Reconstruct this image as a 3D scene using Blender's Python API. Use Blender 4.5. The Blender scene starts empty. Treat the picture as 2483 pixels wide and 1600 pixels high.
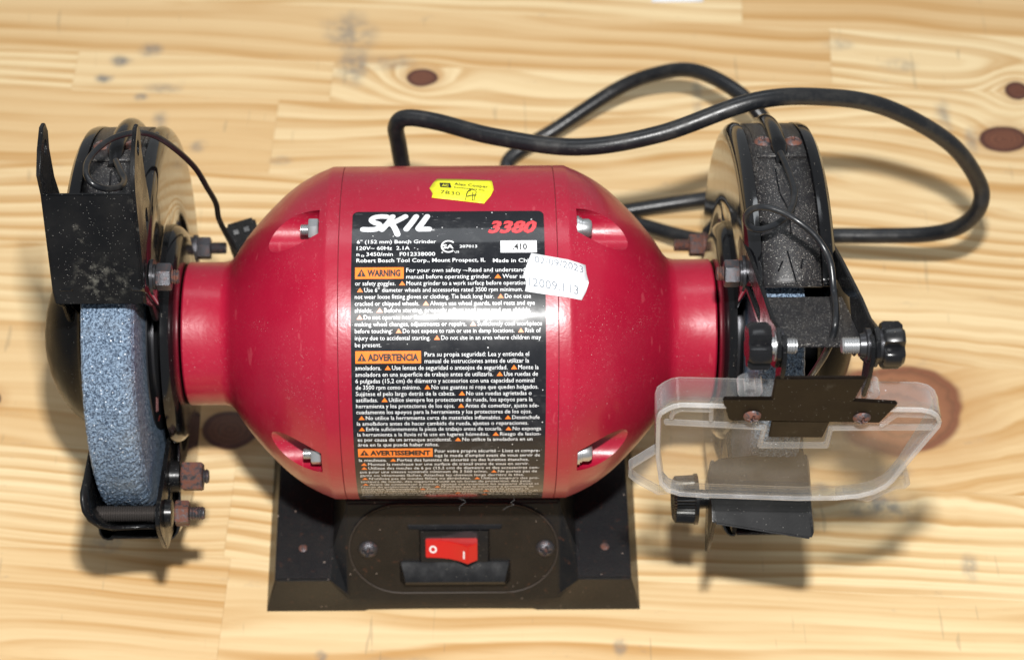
import bpy, bmesh, math, random
from mathutils import Vector, Matrix
random.seed(7)
MM = 0.001
R = math.radians
scene = bpy.context.scene
col = scene.collection

# ------------------------------------------------------------------ camera
PITCH = R(57.0)
CA, SA = math.cos(PITCH), math.sin(PITCH)
AX_H = 120.0                                   # height of the spindle axis above the bench, mm
CAM_D = 900.0
back = Vector((0, -CA, SA)); up = Vector((0, SA, CA))
target = Vector((7.1, 0, AX_H))
cam_pos = target + back * CAM_D
cd = bpy.data.cameras.new('camera'); cam = bpy.data.objects.new('camera', cd); col.objects.link(cam)
cam.matrix_world = Matrix.Translation(cam_pos * MM) @ Matrix.Rotation(R(33.0), 4, 'X') @ Matrix.Rotation(R(-0.35), 4, 'Z')
cd.sensor_width = 36.0
cd.lens = 36.0 * 5040 / 2483
cd.shift_x = (1241.5 - 1130) / 2483
cd.shift_y = 5.0 / 2483
cd.clip_start = 0.01; cd.clip_end = 100
cd.dof.use_dof = True; cd.dof.focus_distance = 0.805; cd.dof.aperture_fstop = 12.0
scene.camera = cam

# ------------------------------------------------------------------ light: camera flash above the lens, ceiling fitting, soft room light
w = bpy.data.worlds.new('World'); scene.world = w; w.use_nodes = True
bg = w.node_tree.nodes['Background']; bg.inputs[0].default_value = (0.93, 0.97, 1.0, 1); bg.inputs[1].default_value = 0.27
def area(name, pos, aim, sx, sy, power, colr):
    d = bpy.data.lights.new(name, 'AREA'); d.shape = 'RECTANGLE'; d.size = sx * MM; d.size_y = sy * MM
    d.energy = power; d.color = colr
    o = bpy.data.objects.new(name, d); col.objects.link(o)
    o.location = Vector(pos) * MM
    o.rotation_euler = (Vector(aim) - Vector(pos)).to_track_quat('-Z', 'Y').to_euler()
    return o
area('camera_flash', cam_pos + up * 168 + Vector((17, 0, 0)), target, 44, 26, 12.6, (1.0, 0.985, 0.96))
area('ceiling_lamp', (-60, 900, 1450), (0, 0, 100), 1250, 320, 4.0, (0.93, 0.97, 1.0))
scene.view_settings.view_transform = 'Standard'; scene.view_settings.look = 'None'
scene.view_settings.exposure = 0.1; scene.view_settings.gamma = 1.0
scene.render.engine = 'CYCLES'
scene.cycles.max_bounces = 12; scene.cycles.transmission_bounces = 10; scene.cycles.transparent_max_bounces = 16

# ------------------------------------------------------------------ material helpers
class NT:
    def __init__(s, name):
        s.m = bpy.data.materials.new(name); s.m.use_nodes = True
        s.t = s.m.node_tree; s.n = s.t.nodes; s.l = s.t.links
        s.b = s.n['Principled BSDF']; s.out = s.n['Material Output']
    def link(s, a, b): s.l.new(a, b)
    def put(s, sock, v):
        if v is None: return
        if isinstance(v, bpy.types.NodeSocket): s.l.new(v, sock)
        elif isinstance(v, (tuple, list)) and len(v) == 3 and sock.type == 'RGBA': sock.default_value = (*v, 1)
        else: sock.default_value = v
    def math(s, op, a, b=None, c=None, clamp=False):
        nd = s.n.new('ShaderNodeMath'); nd.operation = op; nd.use_clamp = clamp
        s.put(nd.inputs[0], a)
        if b is not None: s.put(nd.inputs[1], b)
        if c is not None: s.put(nd.inputs[2], c)
        return nd.outputs[0]
    def vmath(s, op, a, b):
        nd = s.n.new('ShaderNodeVectorMath'); nd.operation = op
        s.put(nd.inputs[0], a); s.put(nd.inputs[1], b); return nd.outputs[0]
    def mm(s, kind='Object', sc=(1, 1, 1)):
        k = ('c', kind)
        if kind == 'World':
            nd = s.n.new('ShaderNodeNewGeometry'); o = nd.outputs['Position']
        else:
            nd = s.n.new('ShaderNodeTexCoord'); o = nd.outputs[kind]
        return s.vmath('MULTIPLY', o, tuple(1000 * q for q in sc))
    def noise(s, vec, scale, detail=3, rough=0.5, out=0, dist=0):
        nd = s.n.new('ShaderNodeTexNoise'); s.put(nd.inputs['Vector'], vec)
        nd.inputs['Scale'].default_value = scale; nd.inputs['Detail'].default_value = detail
        nd.inputs['Roughness'].default_value = rough; nd.inputs['Distortion'].default_value = dist
        return nd.outputs[out]
    def voronoi(s, vec, scale):
        nd = s.n.new('ShaderNodeTexVoronoi'); s.put(nd.inputs['Vector'], vec); nd.inputs['Scale'].default_value = scale
        return nd.outputs['Distance'], nd.outputs['Color']
    def step(s, v, a, b, lo=0.0, hi=1.0):
        nd = s.n.new('ShaderNodeMapRange'); nd.interpolation_type = 'SMOOTHSTEP'; nd.clamp = True
        s.put(nd.inputs['Value'], v); nd.inputs['From Min'].default_value = a; nd.inputs['From Max'].default_value = b
        nd.inputs['To Min'].default_value = lo; nd.inputs['To Max'].default_value = hi
        return nd.outputs[0]
    def mix(s, f, a, b):
        nd = s.n.new('ShaderNodeMix'); nd.data_type = 'RGBA'
        s.put(nd.inputs[0], f); s.put(nd.inputs[6], a); s.put(nd.inputs[7], b); return nd.outputs[2]
    def bump(s, h, strength, dist=0.001, normal=None):
        nd = s.n.new('ShaderNodeBump'); s.put(nd.inputs['Height'], h)
        nd.inputs['Strength'].default_value = strength; nd.inputs['Distance'].default_value = dist
        if normal is not None: s.put(nd.inputs['Normal'], normal)
        return nd.outputs[0]
    def specks(s, vec, scale, size, keep):
        d, c = s.voronoi(vec, scale)
        sp = s.n.new('ShaderNodeSeparateColor'); s.l.new(c, sp.inputs[0])
        near = s.math('LESS_THAN', d, s.math('MULTIPLY', sp.outputs[1], size))
        return s.math('MULTIPLY', near, s.math('GREATER_THAN', sp.outputs[0], 1 - keep))
    def base(s, **k):
        for a, v in k.items(): s.put(s.b.inputs[a], v)
        return s.m

def simple(name, c, rough=0.5, metal=0.0, **k):
    nt = NT(name); return nt.base(**{'Base Color': c, 'Roughness': rough, 'Metallic': metal, **k})

def m_red():
    nt = NT('red_paint'); v = nt.mm()
    big = nt.noise(v, 0.02, 3)
    c = nt.mix(nt.step(big, .3, .7), (.29, .0052, .024), (.345, .0068, .030))
    patch = nt.step(nt.noise(v, 0.045, 4, .6), .42, .72)
    sp = nt.math('MULTIPLY', nt.specks(v, 2.1, .30, .25), nt.math('ADD', nt.math('MULTIPLY', patch, .6), .05), clamp=True)
    sp2 = nt.math('MULTIPLY', nt.specks(v, .45, .085, .25), .7)
    film = nt.math('MULTIPLY', nt.step(nt.noise(v, .6, 5, .75), .52, .8), nt.math('MULTIPLY', patch, .16))
    f = nt.math('MAXIMUM', nt.math('MAXIMUM', sp, sp2), film)
    c = nt.mix(f, c, (.55, .42, .42))
    sv = nt.mm(sc=(.25, .05, .05))
    scr = nt.step(nt.noise(sv, 2.0, 2, .4), .70, .74)
    c = nt.mix(nt.math('MULTIPLY', scr, .25), c, (.5, .1, .12))
    rg = nt.step(nt.noise(v, .12, 4, .6), .3, .75, .31, .42)
    bp = nt.bump(nt.noise(v, .55, 2), .12, .0006)
    return nt.base(**{'Base Color': c, 'Roughness': nt.math('ADD', rg, nt.math('MULTIPLY', f, .4)), 'Normal': bp,
                      'Coat Weight': .25, 'Coat Roughness': .16})
def m_gloss_black(name='glossy_black_paint', rough=.10, dust=.5, c0=(.0035, .0037, .0045), spec=.45):
    nt = NT(name); v = nt.mm()
    sp = nt.specks(v, 1.4, .22, .25 * dust)
    film = nt.step(nt.noise(v, .08, 5, .65), .5, .85, 0, .10 * dust)
    f = nt.math('MAXIMUM', sp, film)
    c = nt.mix(f, c0, (.20, .18, .15))
    rg = nt.step(nt.noise(v, .15, 4, .6), .3, .8, rough, rough + .12)
    bp = nt.bump(nt.noise(v, .12, 2), .05, .0008)
    return nt.base(**{'Base Color': c, 'Roughness': nt.math('ADD', rg, nt.math('MULTIPLY', f, .5)), 'Normal': bp, 'Specular IOR Level': spec})
def m_dusty_black():
    nt = NT('dusty_black_metal'); v = nt.mm()
    patch = nt.step(nt.noise(v, .05, 4, .6), .35, .75)
    grit = nt.step(nt.noise(v, 2.2, 3, .7), .50, .72)
    f = nt.math('MULTIPLY', grit, nt.math('ADD', nt.math('MULTIPLY', patch, .85), .30), clamp=True)
    c = nt.mix(f, (.011, .011, .013), (.20, .175, .15))
    c = nt.mix(nt.specks(v, 2.2, .32, .5), c, (.50, .49, .46))
    bp = nt.bump(nt.noise(v, 2.2, 3, .7), .3, .0004)
    return nt.base(**{'Base Color': c, 'Roughness': nt.math('ADD', nt.math('MULTIPLY', f, .4), .38), 'Normal': bp})
def m_plate_black(name, c0, c1, rough, dust=.3, spec=.24, smear=None):
    nt = NT(name); v = nt.mm()
    n = nt.step(nt.noise(v, .05, 5, .6), .35, .75)
    c = nt.mix(n, c0, c1)
    c = nt.mix(nt.specks(v, 1.9, .24, .22 * dust), c, (.3, .29, .27))
    sm = nt.math('MULTIPLY', nt.step(nt.noise(v, .09, 6, .7), .60, .78), .28 * dust)
    c = nt.mix(sm, c, (.35, .33, .28))
    if smear:
        ln = nt.n.new('ShaderNodeVectorMath'); ln.operation = 'LENGTH'
        nt.put(ln.inputs[0], nt.vmath('MULTIPLY', nt.vmath('SUBTRACT', v, smear), (.8, 1.0, .9)))
        near = nt.step(ln.outputs['Value'], 2., 13., 1., 0.)
        c = nt.mix(nt.math('MULTIPLY', near, nt.step(nt.noise(v, .22, 6, .72), .48, .74, 0, .30)), c, (.36, .35, .30))
    bp = nt.bump(nt.noise(v, 1.2, 3), .08, .0004)
    return nt.base(**{'Base Color': c, 'Roughness': nt.step(nt.noise(v, .1, 4), .3, .7, rough, rough + .15), 'Normal': bp, 'Specular IOR Level': spec})
def m_cast(name, c0, c1, rustf):
    nt = NT(name); v = nt.mm()
    n = nt.step(nt.noise(v, .06, 5, .65), .3, .75)
    c = nt.mix(n, c0, c1)
    rust = nt.math('MULTIPLY', nt.step(nt.noise(v, .35, 5, .7), .60, .70), rustf)
    c = nt.mix(rust, c, (.13, .05, .025))
    c = nt.mix(nt.specks(v, .5, .2, .12), c, (.30, .24, .2))
    dust = nt.math('MULTIPLY', nt.step(nt.noise(v, 1.6, 4, .75), .54, .74), nt.step(nt.noise(v, .05, 3), .4, .65, .1, .5))
    c = nt.mix(dust, c, (.075, .062, .052))
    bp = nt.bump(nt.noise(v, 1.4, 3, .6), .35, .0005)
    return nt.base(**{'Base Color': c, 'Roughness': .40, 'Normal': bp, 'Specular IOR Level': .3})
def m_rust(name='rusty_steel', cut=.45):
    nt = NT(name); v = nt.mm()
    n = nt.step(nt.noise(v, .55, 5, .7), cut - .08, cut + .12)
    c = nt.mix(n, (.10, .10, .11), nt.mix(nt.noise(v, 2., 3), (.075, .028, .018), (.19, .068, .042)))
    bp = nt.bump(nt.noise(v, 1.8, 4, .7), .5, .0004)
    return nt.base(**{'Base Color': c, 'Roughness': nt.step(n, 0, 1, .35, .75), 'Metallic': nt.step(n, 0, 1, .75, .1), 'Normal': bp})
def m_grit():
    nt = NT('abrasive_grit'); v = nt.mm()
    n1 = nt.noise(v, .92, 3, .75); n2 = nt.noise(v, 2.3, 2, .6)
    h = nt.math('ADD', nt.math('MULTIPLY', n1, .6), nt.math('MULTIPLY', n2, .4))
    c = nt.mix(nt.step(h, .40, .61), (.011, .029, .062), (.25, .345, .47))
    c = nt.mix(nt.specks(v, 1.3, .45, .10), c, (.75, .80, .86))
    c = nt.mix(nt.step(nt.noise(v, .06, 3), .45, .8, 0, .35), c, (.22, .24, .25))
    bp = nt.bump(h, .9, .0012)
    return nt.base(**{'Base Color': c, 'Roughness': .42, 'Normal': bp})
def m_rubber():
    nt = NT('black_rubber'); v = nt.mm()
    n = nt.step(nt.noise(v, .07, 5, .7), .45, .75)
    c = nt.mix(n, (.010, .011, .013), (.028, .027, .026))
    sc = nt.step(nt.noise(nt.mm(sc=(.3, 1.2, 1.2)), .5, 4, .7), .62, .72, 0, .35)
    c = nt.mix(sc, c, (.12, .11, .10))
    bp = nt.bump(nt.noise(v, .5, 3), .12, .0006)
    return nt.base(**{'Base Color': c, 'Roughness': nt.step(n, 0, 1, .30, .48), 'Normal': bp})
def m_label():
    nt = NT('label_black'); v = nt.mm()
    scr = nt.step(nt.noise(nt.mm(sc=(.12, .8, .8)), 1.5, 3, .6), .66, .72, 0, .15)
    smear = nt.step(nt.noise(v, .09, 5, .7), .5, .8, 0, .06)
    c = nt.mix(nt.math('ADD', scr, smear), (.010, .011, .014), (.5, .5, .5))
    c = nt.mix(nt.specks(v, .5, .16, .2), c, (.6, .6, .6))
    rg = nt.step(nt.noise(v, .1, 4, .65), .3, .75, .13, .24)
    bp = nt.bump(nt.noise(v, .14, 3, .5), .05, .0008)
    return nt.base(**{'Base Color': c, 'Roughness': nt.math('ADD', rg, .12), 'Normal': bp, 'Specular IOR Level': .16, 'Coat Weight': .55, 'Coat Roughness': .055})
def m_print(name, c, rough=.3, metal=0.0):
    nt = NT(name); v = nt.mm()
    w_ = nt.step(nt.noise(v, .5, 4, .7), .3, .8, 1, .86)
    cc = nt.mix(w_, (.3, .3, .3), c)
    return nt.base(**{'Base Color': cc, 'Roughness': rough, 'Metallic': metal})
def m_clear(name, haze, rough, hc=(.72, .70, .68, 1), edge=0.):
    nt = NT(name); v = nt.mm()
    tr = nt.n.new('ShaderNodeBsdfTransparent'); tr.inputs[0].default_value = (.93, .93, .92, 1)
    gl = nt.n.new('ShaderNodeBsdfGlossy'); gl.inputs['Roughness'].default_value = rough
    df = nt.n.new('ShaderNodeBsdfDiffuse'); df.inputs[0].default_value = hc
    lw = nt.n.new('ShaderNodeLayerWeight'); lw.inputs['Blend'].default_value = .5; lwf = lw.outputs['Facing']
    fr = nt.math('ADD', .03, nt.math('MULTIPLY', nt.math('POWER', lw.outputs['Facing'], 5.), .9))
    m1 = nt.n.new('ShaderNodeMixShader'); m2 = nt.n.new('ShaderNodeMixShader')
    hz = nt.math('ADD', nt.math('MULTIPLY', nt.step(nt.noise(v, .05, 4, .6), .35, .8), haze), haze * .5)
    if edge: hz = nt.math('ADD', hz, nt.math('MULTIPLY', nt.math('POWER', lwf, 2.2), edge), clamp=True)
    hz = nt.math('MAXIMUM', hz, nt.math('MULTIPLY', nt.specks(v, .45, .10, .35), .6))
    nt.put(m1.inputs[0], hz); nt.link(tr.outputs[0], m1.inputs[1]); nt.link(df.outputs[0], m1.inputs[2])
    nt.link(fr, m2.inputs[0]); nt.link(m1.outputs[0], m2.inputs[1]); nt.link(gl.outputs[0], m2.inputs[2])
    nt.link(m2.outputs[0], nt.out.inputs[0]); return nt.m
def m_wood():
    nt = NT('pine_boards'); v = nt.mm()
    oi = nt.n.new('ShaderNodeObjectInfo'); sp = nt.n.new('ShaderNodeSeparateColor'); nt.link(oi.outputs['Color'], sp.inputs[0])
    r_, g_, b_ = sp.outputs
    offs = nt.n.new('ShaderNodeCombineXYZ')
    nt.put(offs.inputs[0], nt.math('MULTIPLY', r_, 900.)); nt.put(offs.inputs[1], nt.math('MULTIPLY', g_, 500.)); nt.put(offs.inputs[2], nt.math('MULTIPLY', b_, 300.))
    vo = nt.vmath('ADD', v, offs.outputs[0])
    sx = nt.n.new('ShaderNodeSeparateXYZ'); nt.link(v, sx.inputs[0])
    W = nt.mm('World'); ws = nt.n.new('ShaderNodeSeparateXYZ'); nt.link(W, ws.inputs[0])
    # knots (bench coordinates, mm)
    KN = [(-16.3, 243.5, 9.2, 6.0, .0), (295, 198, 13.5, 8.8, .0), (306.5, 231.5, 6.5, 6.2, -.2), (219, 31, 33, 25, .9), (-108, 22, 14, 11, .25),
          (-230, 40, 8, 6, 0), (60, -190, 12, 8, 0)]
    wob = nt.noise(W, .05, 1.5, .5)
    def ell(x, y, rx, ry, wamp=.5):
        dx = nt.math('MULTIPLY', nt.math('SUBTRACT', ws.outputs[0], x), 1 / rx)
        dy = nt.math('MULTIPLY', nt.math('SUBTRACT', ws.outputs[1], y), 1 / ry)
        d = nt.math('SQRT', nt.math('ADD', nt.math('MULTIPLY', dx, dx), nt.math('MULTIPLY', dy, dy)))
        return nt.math('ADD', d, nt.math('MULTIPLY', nt.math('SUBTRACT', wob, .5), wamp))
    kd = [ell(*k[:4]) for k in KN]
    def stretched(sc): return nt.vmath('MULTIPLY', vo, sc)
    wx = nt.noise(stretched((.0022, .008, .006)), 1., 1.5, .45)
    wy = nt.noise(stretched((.0050, .012, .01)), 1., 1.5, .45)
    yy = nt.math('ADD', nt.math('ADD', sx.outputs[1], nt.math('MULTIPLY', nt.math('SUBTRACT', r_, .5), 150.)), nt.math('MULTIPLY', nt.math('SUBTRACT', wy, .5), 30.))
    zz = nt.math('ADD', nt.math('ADD', 6., nt.math('MULTIPLY', g_, 50.)), nt.math('MULTIPLY', nt.math('SUBTRACT', wx, .5), 125.))
    d = nt.math('SQRT', nt.math('ADD', nt.math('MULTIPLY', yy, yy), nt.math('MULTIPLY', zz, zz)))
    for k in kd[:4]:
        d = nt.math('ADD', d, nt.math('MULTIPLY', nt.math('POWER', 2.718, nt.math('MULTIPLY', nt.math('MULTIPLY', k, k), -.22)), 16.))
    d = nt.math('ADD', d, nt.math('MULTIPLY', nt.noise(stretched((.008, .10, .08)), 1., 3, .55), 2.6))
    per = nt.math('ADD', 6.0, nt.math('MULTIPLY', b_, 5.0))
    ring = nt.math('FRACT', nt.math('DIVIDE', d, per))
    late = nt.math('MULTIPLY', nt.step(ring, .15, .80), nt.step(ring, .84, 1.0, 1., 0.))
    ring2 = nt.math('FRACT', nt.math('DIVIDE', d, 2.9))
    late2 = nt.math('MULTIPLY', nt.step(ring2, .2, .75), nt.step(ring2, .8, 1.0, 1., 0.))
    amt = nt.step(nt.noise(stretched((.004, .022, .02)), 1., 3, .6), .30, .62, .2, 1.0)
    f = nt.math('MULTIPLY', nt.math('ADD', nt.math('MULTIPLY', late, .82), nt.math('MULTIPLY', late2, .22)), amt)
    broad = nt.step(nt.noise(stretched((.0022, .045, .03)), 1., 2, .5), .46, .66, 0., .42)
    f = nt.math('MAXIMUM', f, nt.math('MULTIPLY', broad, nt.math('ADD', .7, nt.math('MULTIPLY', late2, .4))))
    fib = nt.noise(stretched((.03, 1.6, 1.6)), 1., 3, .6)
    f = nt.math('ADD', f, nt.math('MULTIPLY', nt.math('SUBTRACT', fib, .5), .22), clamp=True)
    light = nt.mix(nt.noise(stretched((.003, .03, .03)), 1., 3), (.82, .675, .42), (.785, .595, .325))
    light = nt.mix(nt.math('MULTIPLY', b_, .8), light, (.64, .425, .205))
    c = nt.mix(f, light, (.52, .295, .105))
    # knots
    for k, (x, y, rx, ry, br) in zip(kd, KN):
        inner = nt.math('ADD', .5, nt.math('MULTIPLY', nt.noise(W, .5, 3), .5))
        kc = nt.mix(nt.step(k, .55, 1.0), (.20 + .10 * br, .075 + .055 * br, .04 + .025 * br), (.085 + .08 * br, .03 + .025 * br, .022 + .008 * br))
        kc = nt.mix(nt.math('MULTIPLY', inner, .35), kc, (.05, .02, .015) if br < .5 else (.30, .13, .06))
        kr = nt.math('FRACT', nt.math('ADD', nt.math('MULTIPLY', k, 4.2), nt.math('MULTIPLY', nt.noise(W, .25, 3), .8)))
        kc = nt.mix(nt.math('MULTIPLY', nt.step(kr, .45, .9), .45), kc, (.045 + .10 * br, .018 + .05 * br, .014 + .02 * br))
        halo = nt.step(k, 1.0, 1.9, .40, 0.)
        c = nt.mix(halo, c, (.46, .25, .10))
        c = nt.mix(nt.step(k, .92, 1.08, 1., 0.), c, kc)
    # grey grubby smudges and scuffs at their places on the bench
    SM = [(-57, 274, 16, 14, .55), (-54, 252, 9, 14, .55), (-33, 254, 13, 7, .45), (-181, 257, 6, 4, .8), (-190, 244, 5, 4, .8), (-166, 264, 7, 5, .7), (-168, 231, 4, 3, .7), (-157, 237, 9, 4, .6),
          (-157, 213, 5, 8, .6), (133, 236, 3, 22, .4), (265, 215, 5, 12, .5), (277, 200, 4, 10, .5), (170, -26, 4, 3, .95), (175, -12, 5, 3, .8), (205, -21, 16, 10, .85), (213, -4, 10, 4, .8),
          (242, -56, 4, 7, .6), (-23, -103, 24, 5, .5), (-60, -98, 3, 3, .6), (77, -94, 3, 4, .5), (-150, -18, 8, 5, .5), (-162, -40, 9, 6, .45), (-90, 187, 6, 3, .45), (-135, 197, 5, 4, .5), (246, 250, 9, 5, .35), (215, 265, 9, 4, .35)]
    nz = nt.noise(W, .13, 3, .6)
    acc = None
    for (x, y, rx, ry, a) in SM:
        e = nt.math('MULTIPLY', nt.step(ell(x, y, rx, ry, 1.6), .1, 1.35, 1., 0.), min(1., a * 1.2))
        acc = e if acc is None else nt.math('MAXIMUM', acc, e)
    smud = nt.math('MULTIPLY', acc, nt.step(nz, .22, .66))
    gen = nt.math('MULTIPLY', nt.step(nt.noise(nt.vmath('MULTIPLY', W, (.05, .11, .1)), 1., 5, .7), .62, .76), .30)
    c = nt.mix(nt.math('MAXIMUM', smud, gen), c, (.16, .165, .165))
    lines = nt.step(nt.noise(nt.vmath('MULTIPLY', W, (.30, .03, .1)), 1., 2, .4, dist=.6), .71, .74, 0, .28)
    c = nt.mix(lines, c, (.22, .18, .12))
    bp = nt.bump(nt.math('ADD', fib, nt.math('MULTIPLY', late, .6)), .12, .0005)
    return nt.base(**{'Base Color': nt.mix(nt.math('MULTIPLY', nt.step(nt.noise(stretched((.05, 2.6, 2.6)), 1., 2, .5), .62, .74), .22), c, (.40, .22, .08)), 'Roughness': nt.step(fib, .3, .7, .42, .58), 'Normal': bp, 'Specular IOR Level': .35})

M = dict(red=m_red(), gloss=m_gloss_black(), mirror=m_gloss_black('glossy_guard_plate', .05, .35, spec=.95), dusty=m_dusty_black(), rust=m_rust(), rustdark=m_rust('darkened_bolt_steel', .58), grit=m_grit(), rubber=m_rubber(),
         label=m_label(), wood=m_wood(),
         plate=m_plate_black('black_sheet_metal', (.0045, .0048, .0055), (.010, .010, .0105), .20, .9),
         scuffed=m_plate_black('scuffed_sheet_metal', (.0045, .0048, .0055), (.010, .010, .0105), .20, .9, .24, tuple(Vector((-135, 0, AX_H)) + back * 88 + up * 22)),
         edge=m_clear('clear_plastic_edge', .16, .06, (.9, .9, .92, 1), .45),
         rest=m_plate_black('black_rest_plate', (.0055, .0058, .0065), (.009, .009, .010), .40, .45, .16),
         dome=m_plate_black('black_cover_paint', (.0035, .0036, .004), (.006, .006, .006), .26, .2, .07),
         brown=m_plate_black('brown_black_sheet_metal', (.006, .004, .0028), (.010, .0068, .0048), .30, .3, .09),
         cast=m_cast('black_cast_metal', (.0048, .0056, .0072), (.0105, .0102, .0105), .35),
         switchplate=m_cast('brown_black_cover_plate', (.010, .008, .006), (.018, .0135, .010), .45),
         plastic=m_gloss_black('black_plastic', .20, .35, (.006, .006, .007)),
         zinc=simple('zinc_steel', (.52, .53, .54), .36, .85), oxide=simple('black_oxide_steel', (.05, .05, .055), .32, .7),
         thread=simple('dark_thread_steel', (.09, .08, .075), .38, .6),
         white=m_print('white_ink', (.82, .83, .84)), silver=m_print('silver_ink', (.74, .75, .77), .32, .25), orange=m_print('orange_ink', (.90, .20, .012)),
         redink=m_print('red_ink', (.72, .035, .045)), ink=simple('black_ink', (.012, .012, .012), .5), greyink=simple('pale_grey_ink', (.16, .18, .21), .7),
         yellow=m_print('yellow_paper', (.82, .80, .015), .5), paper=simple('white_paper', (.78, .79, .81), .7, **{'Specular IOR Level': .2}),
         pane=m_clear('clear_plastic_pane', .05, .05), rim=m_clear('clear_plastic_rim', .035, .10, (.86, .86, .88, 1), .5), rib=m_clear('clear_plastic_rib', .06, .08, (.86, .86, .88, 1), .32), clear=m_clear('clear_plastic_wall', .10, .10),
         rocker=NT('red_rocker').base(**{'Base Color': (.52, .010, .009), 'Roughness': .32, 'Subsurface Weight': 0.0}),
         seam=simple('dark_seam', (.07, .03, .028), .8), blotter=simple('dark_blotter', (.012, .013, .016), .35), lint=simple('pale_lint', (.16, .16, .16), .8))

# ------------------------------------------------------------------ mesh helpers (all in millimetres)
def link_mesh(name, bm, mat, parent, smooth=35, recalc=True):
    if recalc: bmesh.ops.recalc_face_normals(bm, faces=bm.faces[:])
    me = bpy.data.meshes.new(name)
    for v in bm.verts: v.co *= MM
    bm.to_mesh(me); bm.free()
    if smooth:
        me.shade_smooth(); me.set_sharp_from_angle(angle=R(smooth))
    me.materials.append(mat)
    o = bpy.data.objects.new(name, me); col.objects.link(o)
    if parent: o.parent = parent
    return o
def tag(o, **k):
    for a, v in k.items(): o[a] = v
    return o
def bevel(bm, w_, seg=2, ang=25):
    ed = [e for e in bm.edges if len(e.link_faces) == 2 and e.calc_face_angle(0) > R(ang)]
    if ed: bmesh.ops.bevel(bm, geom=ed, offset=w_, segments=seg, affect='EDGES', clamp_overlap=True)
def pol(X, t, u):                      # point by distance towards / across the sight line, measured from the spindle axis
    return Vector((X, 0, AX_H)) + back * t + up * u
def polth(X, r, th):
    return Vector((X, -r * math.cos(th), AX_H + r * math.sin(th)))
def lathe_bm(prof, ctr=(0, 0), th0=0, th1=360, seg=48, caps=False, bm=None):
    """revolve (X, r) about an axis along X through (t,u)=ctr"""
    bm = bm or bmesh.new(); full = abs(th1 - th0) >= 360
    n = seg if full else seg + 1
    base = back * ctr[0] + up * ctr[1]
    rings = []
    for (x, r) in prof:
        if r < 1e-6:
            rings.append([bm.verts.new(Vector((x, 0, AX_H)) + base)])
        else:
            rings.append([bm.verts.new(polth(x, r, R(th0 + (th1 - th0) * i / seg)) + base) for i in range(n)])
    for a, b in zip(rings, rings[1:]):
        for i in range(n if full else n - 1):
            j = (i + 1) % n
            if len(a) == 1 and len(b) == 1: continue
            if len(a) == 1: bm.faces.new((a[0], b[i], b[j]))
            elif len(b) == 1: bm.faces.new((a[i], a[j], b[0]))
            else: bm.faces.new((a[i], a[j], b[j], b[i]))
    if caps and full:
        for rg in (rings[0], rings[-1]):
            if len(rg) > 2: bm.faces.new(rg)
    return bm
def lathe(name, prof, mat, parent, ctr=(0, 0), th0=0, th1=360, seg=48, caps=True, smooth=35, solid=0):
    o = link_mesh(name, lathe_bm(prof, ctr, th0, th1, seg, caps), mat, parent, smooth)
    if solid:
        md = o.modifiers.new('thickness', 'SOLIDIFY'); md.thickness = solid * MM; md.offset = 0
    return o
def hexnut_bm(x0, x1, af, ctr, rot=0, bm=None):
    bm = bm or bmesh.new(); base = back * ctr[0] + up * ctr[1]
    rc = af / math.sqrt(3); ch = .12 * af
    s = 1 if x1 > x0 else -1
    prof = [(x0, rc * .93), (x0 + s * ch * .5, rc), (x1 - s * ch * .5, rc), (x1, rc * .93)]
    rings = [[bm.verts.new(polth(x, r, R(60 * i + rot)) + base) for i in range(6)] for x, r in prof]
    for a, b in zip(rings, rings[1:]):
        for i in range(6): bm.faces.new((a[i], a[(i + 1) % 6], b[(i + 1) % 6], b[i]))
    bm.faces.new(rings[0]); bm.faces.new(rings[-1]); return bm
def thread_prof(x0, x1, r, pitch=1.0):
    n = max(2, int(abs(x1 - x0) / pitch)); p = [(x0, 0), (x0, r * .85)]
    for i in range(n):
        xa = x0 + (x1 - x0) * (i + .25) / n; xb = x0 + (x1 - x0) * (i + .75) / n
        p += [(xa, r), (xb, r * .84)]
    return p + [(x1, r * .85), (x1, 0)]
def prism_bm(outline, depth_vec, holes=(), bev=0):
    """planar outline of 3D points (with holes) extruded along depth_vec"""
    bm = bmesh.new(); edges = []
    for loop in (outline, *holes):
        vs = [bm.verts.new(p) for p in loop]
        edges += [bm.edges.new((vs[i], vs[(i + 1) % len(vs)])) for i in range(len(vs))]
    if holes:
        bmesh.ops.triangle_fill(bm, use_beauty=True, use_dissolve=False, edges=edges)
        # remove triangles that fell inside holes
    else:
        bm.faces.new(bm.verts[:])
    g = bmesh.ops.extrude_face_region(bm, geom=bm.faces[:])
    bmesh.ops.translate(bm, vec=Vector(depth_vec), verts=[v for v in g['geom'] if isinstance(v, bmesh.types.BMVert)])
    bmesh.ops.recalc_face_normals(bm, faces=bm.faces[:])
    if bev: bevel(bm, bev, 2, 40)
    return bm
def prism(name, outline, depth_vec, mat, parent, holes=(), bev=0, smooth=35):
    return link_mesh(name, prism_bm(outline, depth_vec, holes, bev), mat, parent, smooth)
def box_bm(c, size, bm=None, mtx=None):
    bm = bm or bmesh.new()
    r = bmesh.ops.create_cube(bm, size=1.0)
    for v in r['verts']:
        v.co = Vector((v.co.x * size[0], v.co.y * size[1], v.co.z * size[2]))
        if mtx: v.co = mtx @ v.co
        v.co += Vector(c)
    return bm
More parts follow.
